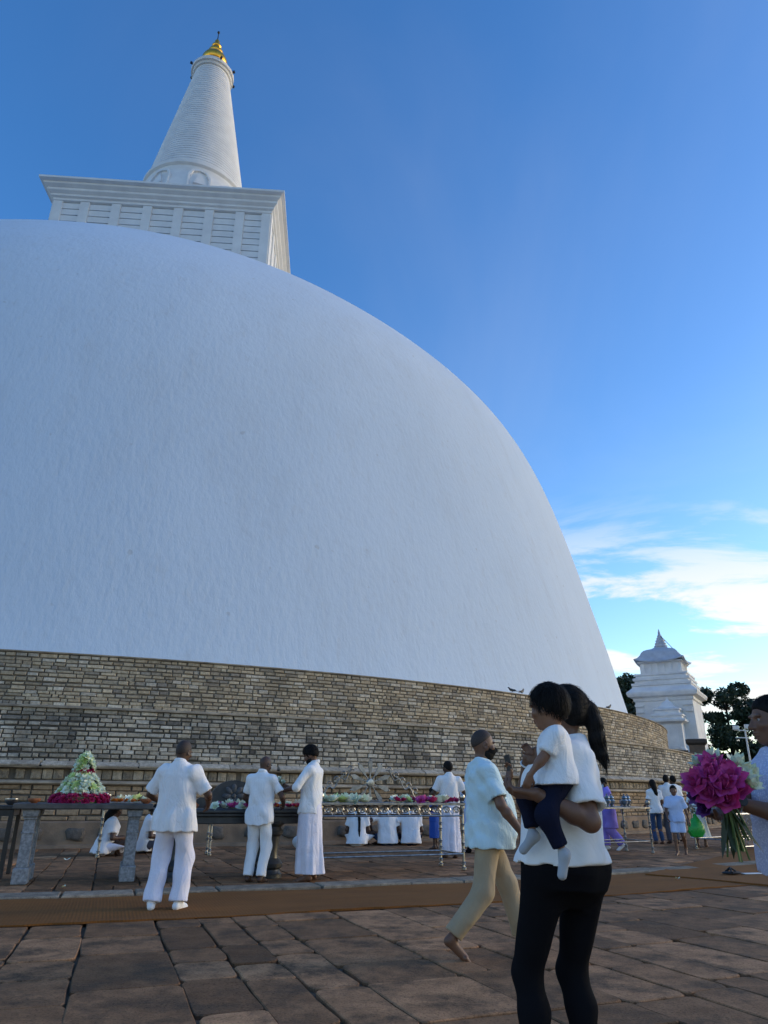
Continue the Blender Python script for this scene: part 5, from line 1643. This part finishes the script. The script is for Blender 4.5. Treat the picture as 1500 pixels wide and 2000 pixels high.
            if up.get('carve', True): F.carve_cone(e - u * .035 * S, e + u * .03 * S, max(sr[1] * g * S - max(.016 * S, 2.4 * hb), .01), max(sr[1] * g * S - max(.012 * S, 1.8 * hb), .01))
        F.F = np.minimum(F.F, Ft + np.float32(.004))
        # hem follows a gentle curve
        X, Y, Z = F.ax[0][:, None, None], F.ax[1][None, :, None], F.ax[2][None, None, :]
        cv = up.get('curve', .0) * S
        F.F = np.maximum(F.F, (hem + cv * ((X - pel[0]) / (.18 * S)) ** 2 + .006 * S * np.sin(X * 40 + Y * 30) - Z).astype(np.float32))
        # neck opening
        nn = R @ unit((0, .25, 1.)); F.cut(nn, neck + R @ np.array([0, .0, up.get('neck', .028) * S]))
        if up.get('collar', False):
            pass
        o = mesh_obj(up.get('name', 'shirt'), join_mesh('shirt', [F.mesh()], up['mat']), root)
        if up.get('collar', False):
            mb = MB(); rg = []
            for r_, z_ in ((.066, -.012), (.070, .022), (.060, .034), (.058, .0)):
                rg.append([tuple(neck + R @ np.array([r_ * math.cos(t_) * S, (r_ * 1.05 * math.sin(t_) - .004) * S, (z_ + .012 - .016 * math.sin(t_)) * S])) for t_ in np.linspace(0, 2 * PI, 24, endpoint=False)])
            mb.rings(rg, cap=False); mb.build('collar', up['mat'], root, smooth=True, angle=60)
    # ---------------- hair
    hr = s.get('hair', 'short')
    if hr != 'bald':
        m_ = max(hl) * 1.1; hh = hf * (1.0 if q else 1.1)
        ext = s.get('tail')
        lo_ = hc - m_; hi_ = hc + m_
        if ext is not None:
            E2 = [hp(*p) if len(p) == 3 else p for p in ext['p']]
            lo_ = np.minimum(lo_, np.min(E2, 0) - .07 * hs); hi_ = np.maximum(hi_, np.max(E2, 0) + .07 * hs)
        F = Field(lo_, hi_, hh if ext is None else hh * 1.25)
        th_ = {'buzz': .0035, 'short': .012, 'thick': .022, 'long': .016, 'pulled': .010}[hr] * hs / S
        F.ell(hp(0, -.016, .024), (np.array([.073, .094, .098]) + th_ / hs * S) * hs, HR, 0)
        nrm = HR @ unit((0, .62, -.78)); 
        F.softcut(nrm, hp(0, *s.get('hairline', (.070, .052))), .022 * hs)
        if hr in ('short', 'thick'):
            for sd in (-1, 1): F.cone(hp(sd * .066, .022, .02), hp(sd * .068, .018, -.022), .012 * hs, .006 * hs, .012 * hs)
        if hr in ('pulled', 'long'):
            for sd in (-1, 1): F.ell(hp(sd * .052, -.035, -.01), np.array([.034, .060, .058]) * hs, HR, .02 * hs)
        if ext is not None:
            rr = ext['r']
            for i in range(len(E2) - 1): F.cone(E2[i], E2[i + 1], rr[i] * hs, rr[i + 1] * hs, .02)
        if hr != 'buzz': F.wrinkle(crc(label) % 91, .0016 * hs, 120, 8)
        hm = F.mesh()
        if hr != 'buzz' and q < 2:
            # loose strands lying on the hair so that it does not end in a hard shell
            g_ = np.random.default_rng(crc(label)); V = hm[0]; n_ = s.get('strands', 900)
            cen = hp(0, -.016, .01); SV = []; SQ = []
            crown = hp(0, -.075, .075) if hr in ('pulled',) else hp(0, -.03, .12)
            for vi in g_.integers(0, len(V), n_):
                p = V[vi]; onhead = np.linalg.norm(p - cen) < .135 * hs
                nn_ = unit(p - cen) if onhead else unit(g_.normal(size=3))
                if onhead: t_ = (p - crown) if hr != 'pulled' else (hp(0, -.11, .03) - p)
                else: t_ = np.array([0, -.12, -1.])
                t_ = unit(t_ + g_.normal(size=3) * .02 * hs); t_ = unit(t_ - nn_ * (t_ @ nn_) * (1 if onhead else 0)); w_ = np.cross(nn_, t_) * .0016 * hs
                L_ = g_.uniform(.03, .06) * hs * s.get('strand_len', 1.0); o_ = nn_ * .0015 * hs
                k_ = len(SV); m_ = p + o_ + t_ * L_ * .5 + nn_ * .0015 * hs; e_ = p + t_ * L_ - nn_ * L_ * (.10 if onhead else 0)
                SV += [p - w_, p + w_, m_ + w_, m_ - w_, e_ + w_ * .2, e_ - w_ * .2]; SQ += [(k_, k_ + 1, k_ + 2, k_ + 3), (k_ + 3, k_ + 2, k_ + 4, k_ + 5)]
            mesh_obj('hair', join_mesh('hair', [hm, (np.array(SV), np.array(SQ))], M_HAIR), root)
        else:
            mesh_obj('hair', join_mesh('hair', [hm], M_STUBBLE if hr == 'buzz' else M_HAIR), root)
    if s.get('beard'):
        F = Field(hc - max(hl), hc + max(hl), hf)
        F.ell(hp(0, .020, -.062), np.array([.066, .080, .058]) * hs, HR, 0); F.ell(hp(0, .052, -.098), np.array([.034, .032, .026]) * hs, HR, .02)
        F.cut(HR @ unit((0, .35, 1)), hp(0, .05, -.040)); F.cut(HR @ unit((0, -1, 0)), hp(0, -.005, 0))
        F.ell(hp(0, .098, -.060), np.array([.024, .02, .010]) * hs, HR, .004, neg=True)
        mesh_obj('beard', join_mesh('beard', [F.mesh()], M_HAIR), root)
    if s.get('mask') is not None:
        F = Field(hc - max(hl), hc + max(hl), hf)
        F.ell(hp(0, .024, -.044), np.array([.068, .088, .062]) * hs, HR, 0); F.cone(hp(0, .084, .0), hp(0, .112, -.03), .012 * hs, .016 * hs, .02); F.ell(hp(0, .055, -.095), np.array([.036, .034, .028]) * hs, HR, .02)
        F.cut(HR @ unit((0, .1, 1)), hp(0, .06, -.004)); F.cut(HR @ unit((0, -1, 0)), hp(0, .022, 0))
        mesh_obj('face_mask', join_mesh('face_mask', [F.mesh()], s['mask']), root)
        for sd in (-1, 1):
            mb = MB(); mb.tube([hp(sd * .068, .03, -.02), hp(sd * .078, .0, -.01), hp(sd * .082, -.02, -.008)], .002 * hs, 5); mb.build('ear_loop', s['mask'], root)
    if s.get('shoes') is not None:
        for sd in (1, -1):
            Hp, Kn, An, ft, show = legs[sd]; P0 = An - ft * .045 * S - np.array([0, 0, .035 * S]); P1 = An + ft * .15 * S - np.array([0, 0, .045 * S])
            F = Field(np.minimum(P0, P1) - .09 * S, np.maximum(An, P1) + .09 * S, hf * 1.3)
            F.cone(An + (Kn - An) * s.get('sock', .1), An, .036 * S, .037 * S, .0); F.cone(An, P0, .038 * S, .034 * S, .02); F.cone(P0, P1, .034 * S, .032 * S, .02); F.cone(An, P1, .034 * S, .028 * S, .03)
            mesh_obj(s.get('shoe_name', 'shoe'), join_mesh('shoe', [F.mesh()], s['shoes']), root)
    root['_k'] = 1; del root['_k']
    return root, dict(arms=arms, legs=legs, hc=hc, hp=hp, HR=HR, S=S, pel=pel, R=R)

# ------------------------------------------------------------------ the people in the photograph
G_PIL = None
person('man in loose white shirt and wide white trousers standing on the brown mat, back turned', (-2.25, 8.42), -7, 1.70, dict(
    skin=SKIN_D, hair='buzz', head_yaw=-.30, head_pitch=-.30, girth=1.08,
    rh=dict(w=(.27, .27, 1.03), pole=(.8, -.6, -.5), curl=.6), lh=dict(w=(-.27, .27, 1.03), pole=(-.8, -.6, -.5), curl=.6),
    rf=dict(a=(.13, .02, .075), fd=(.1, 1, -.1)), lf=dict(a=(-.13, -.06, .075), fd=(-.45, 1, -.1)),
    shoes=C_WHITE, shoe_name='sock', bare_feet=False,
    bottom=dict(kind='trousers', mat=C_LAV, r=(.098, .090, .088), end=.985, wr=.007, ease=.03),
    top=dict(mat=C_WHITE2, hem=.755, ease=.020, flare=.022, sleeve=.86, sr=(.062, .072), wr=.006, kh=44, kv=7, collar=True)))
person('bald man in white short-sleeved shirt and pale trousers bending over the black table', (-1.73, 10.97), -16, 1.66, dict(
    skin=SKIN_D, hair='bald', head_yaw=-.35, head_pitch=-.35, lean=.05,
    rh=dict(w=(.26, .26, 1.02), pole=(.7, -.7, -.4), curl=.7), lh=dict(w=(-.22, .28, .98), pole=(-.7, -.7, -.4), curl=.7),
    bottom=dict(kind='trousers', mat=C_WHITE, r=(.092, .080, .070), end=.99, wr=.005),
    top=dict(mat=C_WHITE, hem=.735, ease=.015, flare=.012, sleeve=.72, sr=(.057, .062), curve=.03, collar=True)))
person('bearded man in white shirt and long sarong looking down at a flower', (-1.03, 11.22), 76, 1.83, dict(
    skin=SKIN_M, hair='thick', head_pitch=-.55, beard=True, strand_len=.7, lean=-.03,
    rh=dict(w=(.08, .35, 1.13), pole=(.9, -.3, -.7), fd=(-.25, .9, .25), curl=.8), lh=dict(w=(-.17, .33, 1.10), pole=(-.9, -.3, -.7), fd=(.25, .9, .25), curl=.8),
    bottom=dict(kind='sarong', mat=C_LAV, hem=.085, w=(.175, .185), d=(.205, .155), seed=3),
    top=dict(mat=C_WHITE, hem=.80, ease=.020, flare=.012, sleeve=1.12, sr=(.060, .056), curve=.02, collar=True)))
person('man in white shirt and lavender sarong standing behind the end of the silver table', (1.36, 15.21), 12, 1.77, dict(
    skin=SKIN_D, hair='short', head_yaw=.5, head_pitch=-.15,
    lh=dict(w=(-.22, .26, 1.02), pole=(-.7, -.6, -.4)), rh=dict(w=(.24, .2, .98), pole=(.7, -.6, -.4)),
    bottom=dict(kind='sarong', mat=C_LAV, hem=.10, w=(.19, .185), d=(.17, .15), seed=8, fold=.016),
    top=dict(mat=C_WHITE2, hem=.84, ease=.022, sleeve=.75, sr=(.066, .072), collar=True)), q=2)
person('person in pale blue shirt and sarong half hidden behind the walking man', (1.98, 16.6), 5, 1.66, dict(
    skin=SKIN_D, hair='short', shoes=C_BLACK, bare_feet=False,
    bottom=dict(kind='sarong', mat=C_PALEBLUE, hem=.13, seed=5), top=dict(mat=C_PALEBLUE, hem=.78)), q=2)
person('child in bright blue clothes standing behind the silver table near the wall', (1.22, 17.6), 70, 1.27, dict(
    skin=SKIN_D, hair='short', head_scale=1.15, head_pitch=-.3,
    lh=dict(w=(-.12, .3, 1.1)), bottom=dict(kind='skirt', mat=C_BLUE, hem=.3, seed=2), top=dict(mat=C_BLUE, hem=.75)), q=2)

# seated on the ground by the wall
def seated(label, loc, rz, H, top, bot, extra=None, group=None):
    sp = dict(pelvis=(0, 0, .13 * H / 1.7), skin=SKIN_D, legs=True, lean=.16,
              rf=dict(a=(-.10, .34, .07), pole=(1, .5, .5), fd=(-1, .3, 0)), lf=dict(a=(.10, .26, .07), pole=(-1, .5, .5), fd=(1, .3, 0)),
              rh=dict(w=(.12, .30, .30), pole=(.4, -.2, -1)), lh=dict(w=(-.12, .30, .30), pole=(-.4, -.2, -1)), girth=1.15,
              bottom=dict(kind='trousers', mat=bot, r=(.10, .08, .07), end=.95),
              top=dict(mat=top, hem=.04, ease=.02, flare=.02, sleeve=.7))
    sp.update(extra or {})
    return person(label, loc, rz, H, sp, q=2, group=group)
seated('girl in white with a long black plait seated on the ground by the wall', (-.55, 18.3), -6, 1.84, C_WHITE, C_WHITE, dict(female=True, hair='pulled', tail=dict(p=((0, -.10, .0), (.02, -.135, -.12), (.05, -.15, -.30), (.06, -.16, -.52), (.07, -.15, -.70)), r=(.04, .036, .030, .024, .012))))
seated('man in white T-shirt and jeans seated between the girl and another man', (.17, 18.6), 12, 1.84, C_WHITE, C_JEANS, dict(hair='short', head_pitch=-.5, lh=dict(w=(-.34, .12, .32), pole=(-.8, -.5, 0))))
seated('man in white shirt and black trousers seated at the end of the row of three', (.74, 18.7), 8, 1.80, C_WHITE2, C_NAVY, dict(hair='short', head_pitch=-.35, lean=.24, lh=dict(w=(-.34, .12, .26), pole=(-.8, -.5, 0))))
seated('woman in white with long loose hair seated behind the stone table', (-5.30, 14.9), -55, 1.72, C_WHITE2, C_LAV, dict(female=True, hair='long', lean=.25, tail=dict(p=((0, -.06, .02), (0, -.11, -.12), (0, -.12, -.30), (0, -.11, -.46)), r=(.075, .075, .065, .03))))
seated('person in white with bowed head seated behind the black table end', (-4.75, 15.7), -70, 1.70, C_WHITE, C_GREY, dict(hair='short', head_pitch=-.5))

# walking man with phone
pw, iw = person('bald man in pale aqua T-shirt and khaki trousers walking barefoot with a phone', (.88, 6.32), -80, 1.68, dict(
    skin=SKIN_M, hair='buzz', hairline=(.055, .075), girth=1.10, belly=.055, head_yaw=.05, head_pitch=-.12, mask=M_MASK, beard=True, lean=-.02,
    pelvis=(0, -.02, .885), hand_scale=1.05,
    rh=dict(w=(.315, .17, .90), pole=(.6, -1, -.1), fd=(-.10, .65, -.75), pn=(-1, .1, 0), curl=.5),
    lh=dict(w=(-.17, .25, 1.29), pole=(-.8, -.1, -1), fd=(.1, .25, .95), pn=(.3, -.9, .2), curl=.55),
    rf=dict(a=(.10, -.36, .150), pole=(.1, 1, 0), fd=(.0, .80, -.62)), lf=dict(a=(-.09, .30, .075), pole=(-.1, 1, .2), fd=(-.1, 1, -.1)),
    bottom=dict(kind='trousers', mat=C_KHAKI, r=(.098, .076, .070), end=.93, wr=.007, ease=.024),
    top=dict(mat=C_AQUA, hem=.775, ease=.024, flare=.015, sleeve=.80, sr=(.062, .070), wr=.0045, kh=38, kv=26)), q=0)
def phone():
    W = pw.matrix_basis
    Sh, E_, W_, fd, pn, curl, hd = iw['arms'][-1]
    o = thing('phone', 'black smartphone held upright by the walking man', 'phone', loc=(0, 0, 0))
    m = Matrix.LocRotScale(pw.location, pw.rotation_euler, None)
    p = m @ Vector(W_ + fd * .135 + pn * .028)
    o.location = p; o.rotation_euler = (math.radians(8), math.radians(-6), math.radians(-62))
    mb = MB(); mb.box((0, 0, 0), (.074, .009, .155), bev=.003); mb.build('case', M_BLACK, o)
    mb = MB(); mb.box((0, .0052, 0), (.068, .001, .148)); mb.build('screen', simple('phone_glass', (.01, .01, .012), None, rough=.08), o)
    mb = MB(); mb.box((-.02, -.0062, .055), (.022, .003, .028), bev=.001); mb.build('camera_bump', M_BLACK, o)
phone()

# woman carrying a child
pwm, iwm = person('woman in white T-shirt and black leggings carrying a toddler', (.80, 3.44), 86, 1.665, dict(
    female=True, skin=SKIN_M, girth=1.16, shoulder=1.04, hair='pulled', head_yaw=-.10, head_pitch=.02, lean=-.085, pelvis=(0, -.01, .868), belly=.02, hip_yaw=-1.0, hip_w=1.22,
    tail=dict(p=((0, -.085, .035), (.0, -.122, .015), (-.01, -.140, -.04), (-.015, -.152, -.11), (-.02, -.170, -.18), (-.01, -.195, -.235)), r=(.040, .036, .037, .034, .026, .008)),
    lh=dict(w=(-.34, .145, 1.195), pole=(-.3, -.5, -1), fd=(.30, .95, .05), pn=(.35, -.1, .9), curl=.55),
    rh=dict(w=(-.03, .125, 1.355), pole=(.5, .25, -1), fd=(-.93, -.33, .05), pn=(.2, -.9, 0), curl=.22),
    rf=dict(a=(.05, -.045, .075), pole=(.9, .4, 0), fd=(.6, .8, -.1)), lf=dict(a=(-.04, .185, .075), pole=(.9, .4, 0), fd=(.5, .9, -.1)), 
    bottom=dict(kind='leggings', mat=C_BLACK, r=(.100, .063, .046), end=1.0, wr=.0018, ease=.012, seat=.018),
    top=dict(mat=C_WHITE3, hem=.915, ease=.026, flare=.012, sleeve=.80, sr=(.064, .072), wr=.0042, kh=36, kv=30)), q=0)
def bracelet():
    Sh, E_, W_, fd, pn, curl, hd = iwm['arms'][1]
    u = unit(W_ - E_); c = W_ - u * .035; a = unit(np.cross(u, (0, 0, 1))); b = np.cross(u, a)
    mb = MB(); mb.tube([c + (a * math.cos(t) + b * math.sin(t)) * .034 for t in np.linspace(0, 2 * PI, 21)], .004, 6); mb.build('bracelet', simple('white_bead', (.7, .7, .68), None, rough=.4), pwm, smooth=True)
bracelet()
pc, ic = person('toddler in white polo shirt and navy trousers carried by the woman in leggings', (.745, 3.175), 78, .64, dict(
    skin=SKIN_L, hair='thick', hairline=(.078, .062), head_scale=2.05, girth=1.42, shoulder=1.0, lean=.02, head_yaw=-.42, head_pitch=-.12, hand_scale=1.25, nose=.45, strands=1500,
    pelvis=(0, 0, .39), bare_feet=False, hip_w=.85,
    lh=dict(w=(-.105, .115, .400), abs=True, pole=(-.4, -.5, -.4), fd=(.05, .35, -.95), pn=(.8, .2, .2), curl=.5),
    rh=dict(w=(.165, .10, .50), abs=True, pole=(.9, -.3, -.3), fd=(-.2, .7, .6), curl=.7),
    rf=dict(a=(.05, .12, .165), abs=True, pole=(.4, 1, 0), fd=(.1, .75, -.65)), lf=dict(a=(-.080, .000, .105), abs=True, pole=(-.5, 1, 0), fd=(.0, .25, -.95)),
    shoes=C_SOCK, shoe_name='sock', sock=.28,
    bottom=dict(kind='trousers', mat=C_NAVY, r=(.105, .085, .072), end=.80, wr=.003, ease=.012),
    top=dict(mat=C_WHITE, hem=.365, carve=False, abs=True, ease=.03, flare=.012, sleeve=.82, sr=(.078, .088), wr=.006, kh=34, kv=24, collar=True)), q=0, z=1.232 - .39)

# woman with the lotus bouquet
pr, ir = person('woman in bluish lace blouse and skirt holding a large lotus bouquet', (1.90, 3.55), 88, 1.625, dict(
    female=True, skin=SKIN_M, girth=1.08, hair='pulled', head_pitch=-.04, hairline=(.072, .058),
    tail=dict(p=((0, -.10, .0), (0, -.135, -.02), (0, -.14, -.06)), r=(.045, .05, .03)),
    lh=dict(w=(-.23, .365, 1.20), pole=(-.5, -.3, -1), fd=(.35, .9, .15), pn=(.6, -.2, .7), curl=.75),
    rh=dict(w=(-.11, .40, 1.14), pole=(.5, -.3, -1), fd=(-.4, .9, .2), pn=(-.5, .1, .7), curl=.75),
    bottom=dict(kind='skirt', mat=C_LACE, hem=.12, w=(.17, .175), d=(.12, .13), seed=4, fold=.010),
    top=dict(mat=C_LACE, hem=.88, ease=.022, flare=.035, sleeve=.92, sr=(.064, .070), wr=.005)), q=0)
def watch():
    Sh, E_, W_, fd, pn, curl, hd = ir['arms'][-1]
    u = unit(W_ - E_); c = W_ - u * .03; a = unit(np.cross(u, (0, 0, 1))); b = np.cross(u, a)
    mb = MB(); mb.tube([c + (a * math.cos(t) + b * math.sin(t)) * .031 for t in np.linspace(0, 2 * PI, 21)], .0065, 6); st = mb.build('watch_strap', simple('watch_steel', (.4, .38, .35), None, rough=.3, metal=1), pr, smooth=True)
    f = MB(); n = unit(np.array((-1., -.1, .3)) - u * (np.array((-1., -.1, .3)) @ u)); M = Vector(n).to_track_quat('Z', 'Y').to_matrix().to_4x4()
    f.lathe([(.001, 0), (.021, 0), (.021, .008), (.001, .009)], seg=20, M=T(*(c + n * .031)) @ M); f.build('watch_face', M_BLACK, pr)
watch()

def lotus(name, mat, R, seed, open_=.55):
    return blossom(name, mat, R, layers=((6, open_ * .6, 1.0), (6, open_ * 1.35, .98), (5, open_ * 2.1, .85)), wid=.60, seed=seed, curl=.5, tip=.72)
LOT = [lotus('blossom', M_PLOTUS, .088, i) for i in range(3)]
LOTV = [lotus('blossom', M_PVIOLET, .06, 7, .7)]
LOTW = [lotus('blossom', M_PPALE, .078, 11, .75), lotus('blossom', M_PPALE, .078, 12, .85)]
def bouquet():
    C = Vector((1.425, 3.22, 1.195))
    t = thing('lotus_bouquet', 'big bunch of magenta lotus blooms with pale ones behind', 'bouquet', loc=C); t.scale = (.86, .86, .86)
    grip = Vector((.075, .06, -.055))
    r = random.Random(4)
    spots = [(-.095, -.02, .03, 0), (-.055, -.06, -.02, 0), (-.04, -.04, .07, 0), (.0, -.08, .02, 0), (.05, -.06, .05, 0), (.025, -.05, -.045, 0), (.085, -.03, .0, 0), (-.01, .0, .11, 0), (.06, .02, .09, 0),
             (-.115, .0, -.03, 1), (-.075, -.01, -.085, 1), (.02, .03, .145, 2), (-.04, .05, .125, 2), (.125, -.04, .065, 2), (.165, -.02, .025, 2), (.14, .03, .115, 2), (.185, .02, .07, 2)]
    for i, (x, y, z, k) in enumerate(spots):
        p = Vector((x, y, z)); d = (p - grip * 1.6 + Vector((-.02, -.05, .03)) * r.random()).normalized()
        o = mesh_obj('blossom', r.choice((LOT, LOTV, LOTW)[k]), t, loc=p - d * .02, scale=(r.uniform(.85, 1.1),) * 3)
        o.rotation_euler = (d.to_track_quat('Z', 'Y').to_matrix() @ Matrix.Rotation(r.uniform(0, 6), 3, 'Z')).to_euler()
        mb = MB(); end = grip + Vector((r.uniform(-.02, .03), r.uniform(-.02, .02), 0)); tail = end + Vector((r.uniform(-.05, .09), r.uniform(-.03, .05), -r.uniform(.16, .27)))
        mb.tube([p - d * .015, p.lerp(end, .6), end, tail], [.004, .005, .0055, .005], 6); mb.build('stem', M_STEM, t, smooth=True)
    for i in range(7):
        mb = MB(); M = T(*(grip + Vector((r.uniform(-.02, .03), r.uniform(-.02, .02), -.02)))) @ Rz(r.uniform(0, 6)) @ Matrix.Rotation(r.uniform(1.1, 1.5), 4, 'Y')
        petal_mesh(mb, r.uniform(.16, .25), .045, .1, M, n=6); mb.build('leaf', simple('dark_leaf_%s' % 'abcdefg'[i], (.03, .055, .018), (.018, .03, .012), rough=.5), t, smooth=True)
    pollen = MB(); pollen.lathe([(.002, 0), (.012, .002), (.014, .012), (.004, .016)], seg=12); pm = pollen.mesh('seed_head', M_POLLEN, True)
bouquet()

def held_flower():
    m = Matrix.LocRotScale((-1.03, 11.22, 0), Matrix.Rotation(math.radians(76), 3, 'Z').to_euler(), None)
    p = m @ Vector((-.02, .50, 1.28))
    t = thing('flower', 'pale lotus flower held by the bearded man in the sarong', 'flower', loc=p)
    o = mesh_obj('blossom', LOTW[0], t, loc=(0, 0, .03), rot=(.3, -.4, 0), scale=(.95,) * 3)
    o = mesh_obj('blossom', LOTW[1], t, loc=(.05, 0, .0), rot=(.5, .3, 0), scale=(.7,) * 3)
    mb = MB(); mb.tube([(0, 0, .04), (.06, .0, -.06), (.10, 0, -.16)], .006, 6); mb.build('stem', M_STEM, t)
held_flower()

# people farther along the terrace
person('man in a long violet robe walking past the far tables with a face mask', (5.30, 17.87), 80, 1.55, dict(
    skin=SKIN_D, hair='short', mask=M_MASKB, head_pitch=-.25, head_yaw=.2, lean=.05,
    lh=dict(w=(-.10, .34, .98), pole=(-.5, -.5, -.7)), rh=dict(w=(.10, .34, .98), pole=(.5, -.5, -.7)),
    rf=dict(a=(.07, .10, .075)), lf=dict(a=(-.07, -.26, .13), fd=(0, .8, -.6)), shoes=C_WHITE, shoe_name='shoe', bare_feet=False,
    bottom=dict(kind='trousers', mat=C_PURPLE, r=(.12, .11, .10), end=.95, wr=.008),
    top=dict(mat=C_PURPLE, hem=.50, ease=.03, flare=.05, sleeve=1.7, sr=(.07, .075), wr=.007)), q=2)
person('girl with long dark hair in white top and blue jeans at the far table', (7.27, 20.27), 8, 1.56, dict(
    female=True, skin=SKIN_M, hair='long', tail=dict(p=((0, -.06, .02), (0, -.10, -.10), (.02, -.11, -.24), (.05, -.10, -.33)), r=(.075, .075, .06, .03)),
    rh=dict(w=(.2, .2, 1.0)), lh=dict(w=(-.2, .2, 1.0)), bottom=dict(kind='trousers', mat=C_JEANS, r=(.088, .064, .058)), top=dict(mat=C_WHITE, hem=.80)), q=2)
person('man in white shirt and dark trousers next to the girl in jeans', (7.72, 20.45), -5, 1.69, dict(
    skin=SKIN_D, hair='short', head_yaw=-.4, lh=dict(w=(-.25, .05, .80)), bottom=dict(kind='trousers', mat=C_GREY), top=dict(mat=C_WHITE2, hem=.78, sleeve=.8, collar=True)), q=2)
person('man in white behind the couple facing the wall', (8.35, 21.6), 20, 1.70, dict(
    skin=SKIN_D, hair='short', bottom=dict(kind='trousers', mat=C_NAVY), top=dict(mat=C_WHITE, hem=.78)), q=2)
person('barefoot boy in white shirt and shorts walking across the paving', (6.40, 16.61), 150, 1.36, dict(
    skin=SKIN_M, hair='short', head_scale=1.10, head_yaw=.15,
    rh=dict(w=(.20, .22, .92), pole=(.6, -.8, -.3)), lh=dict(w=(-.30, -.06, .82)),
    rf=dict(a=(.07, .14, .075)), lf=dict(a=(-.09, -.26, .16), fd=(0, .7, -.7)),
    bottom=dict(kind='shorts', mat=C_PALEBLUE, r=(.10, .10, .1), end=.8, len=.36), top=dict(mat=C_PALEBLUE, hem=.80, sleeve=.8, sr=(.07, .08), collar=True)), q=2)
person('woman in a long flaring white dress with a green bag', (7.98, 19.3), -28, 1.53, dict(
    female=True, skin=SKIN_M, hair='long', tail=dict(p=((0, -.06, .02), (0, -.10, -.10), (0, -.11, -.2)), r=(.07, .065, .04)),
    rh=dict(w=(.22, .16, .98)), lh=dict(w=(-.26, -.02, .82)), bottom=dict(kind='skirt', mat=C_DRESS, hem=.22, w=(.30, .175), d=(.28, .15), seed=6, fold=.02), top=dict(mat=C_DRESS, hem=.86, sleeve=.9)), q=2)
def green_bag():
    t = thing('shopping_bag', 'bright green plastic bag hanging beside the woman in the white dress', 'bag', loc=(7.50, 18.35, .25))
    mb = MB(); mb.lathe([(.02, 0), (.13, .02), (.19, .12), (.18, .24), (.12, .36), (.06, .46), (.02, .52)], seg=22)
    mb.v = [(x * (1 + .10 * math.sin(7 * math.atan2(y, x) + 11 * z)), y * .7 * (1 + .1 * math.sin(5 * math.atan2(y, x) - 9 * z)), z) for x, y, z in mb.v]
    mb.build('bag_body', simple('green_plastic', (.02, .42, .05), (.015, .30, .04), scale=9, rough=.35, bump=.5, bscale=14, bdist=.02), t, smooth=True)
    mb = MB(); mb.tube([(-.02, 0, .5), (-.03, 0, .58), (.03, 0, .58), (.02, 0, .5)], .01, 6); mb.build('handle', simple('green_strap', (.02, .36, .05), None, rough=.4), t)
green_bag()

for a, rz_, lb in ((-.8809, 1.2, 'crow perched on the upper wall edge turned to the left'), (-.8666, -.7, 'crow perched on the upper wall edge beside another'), (-.6981, -1.0, 'crow perched alone far along the upper wall edge')):
    p = ring(39.6, a, 4.655); bird(p, rz_, lb, .85)
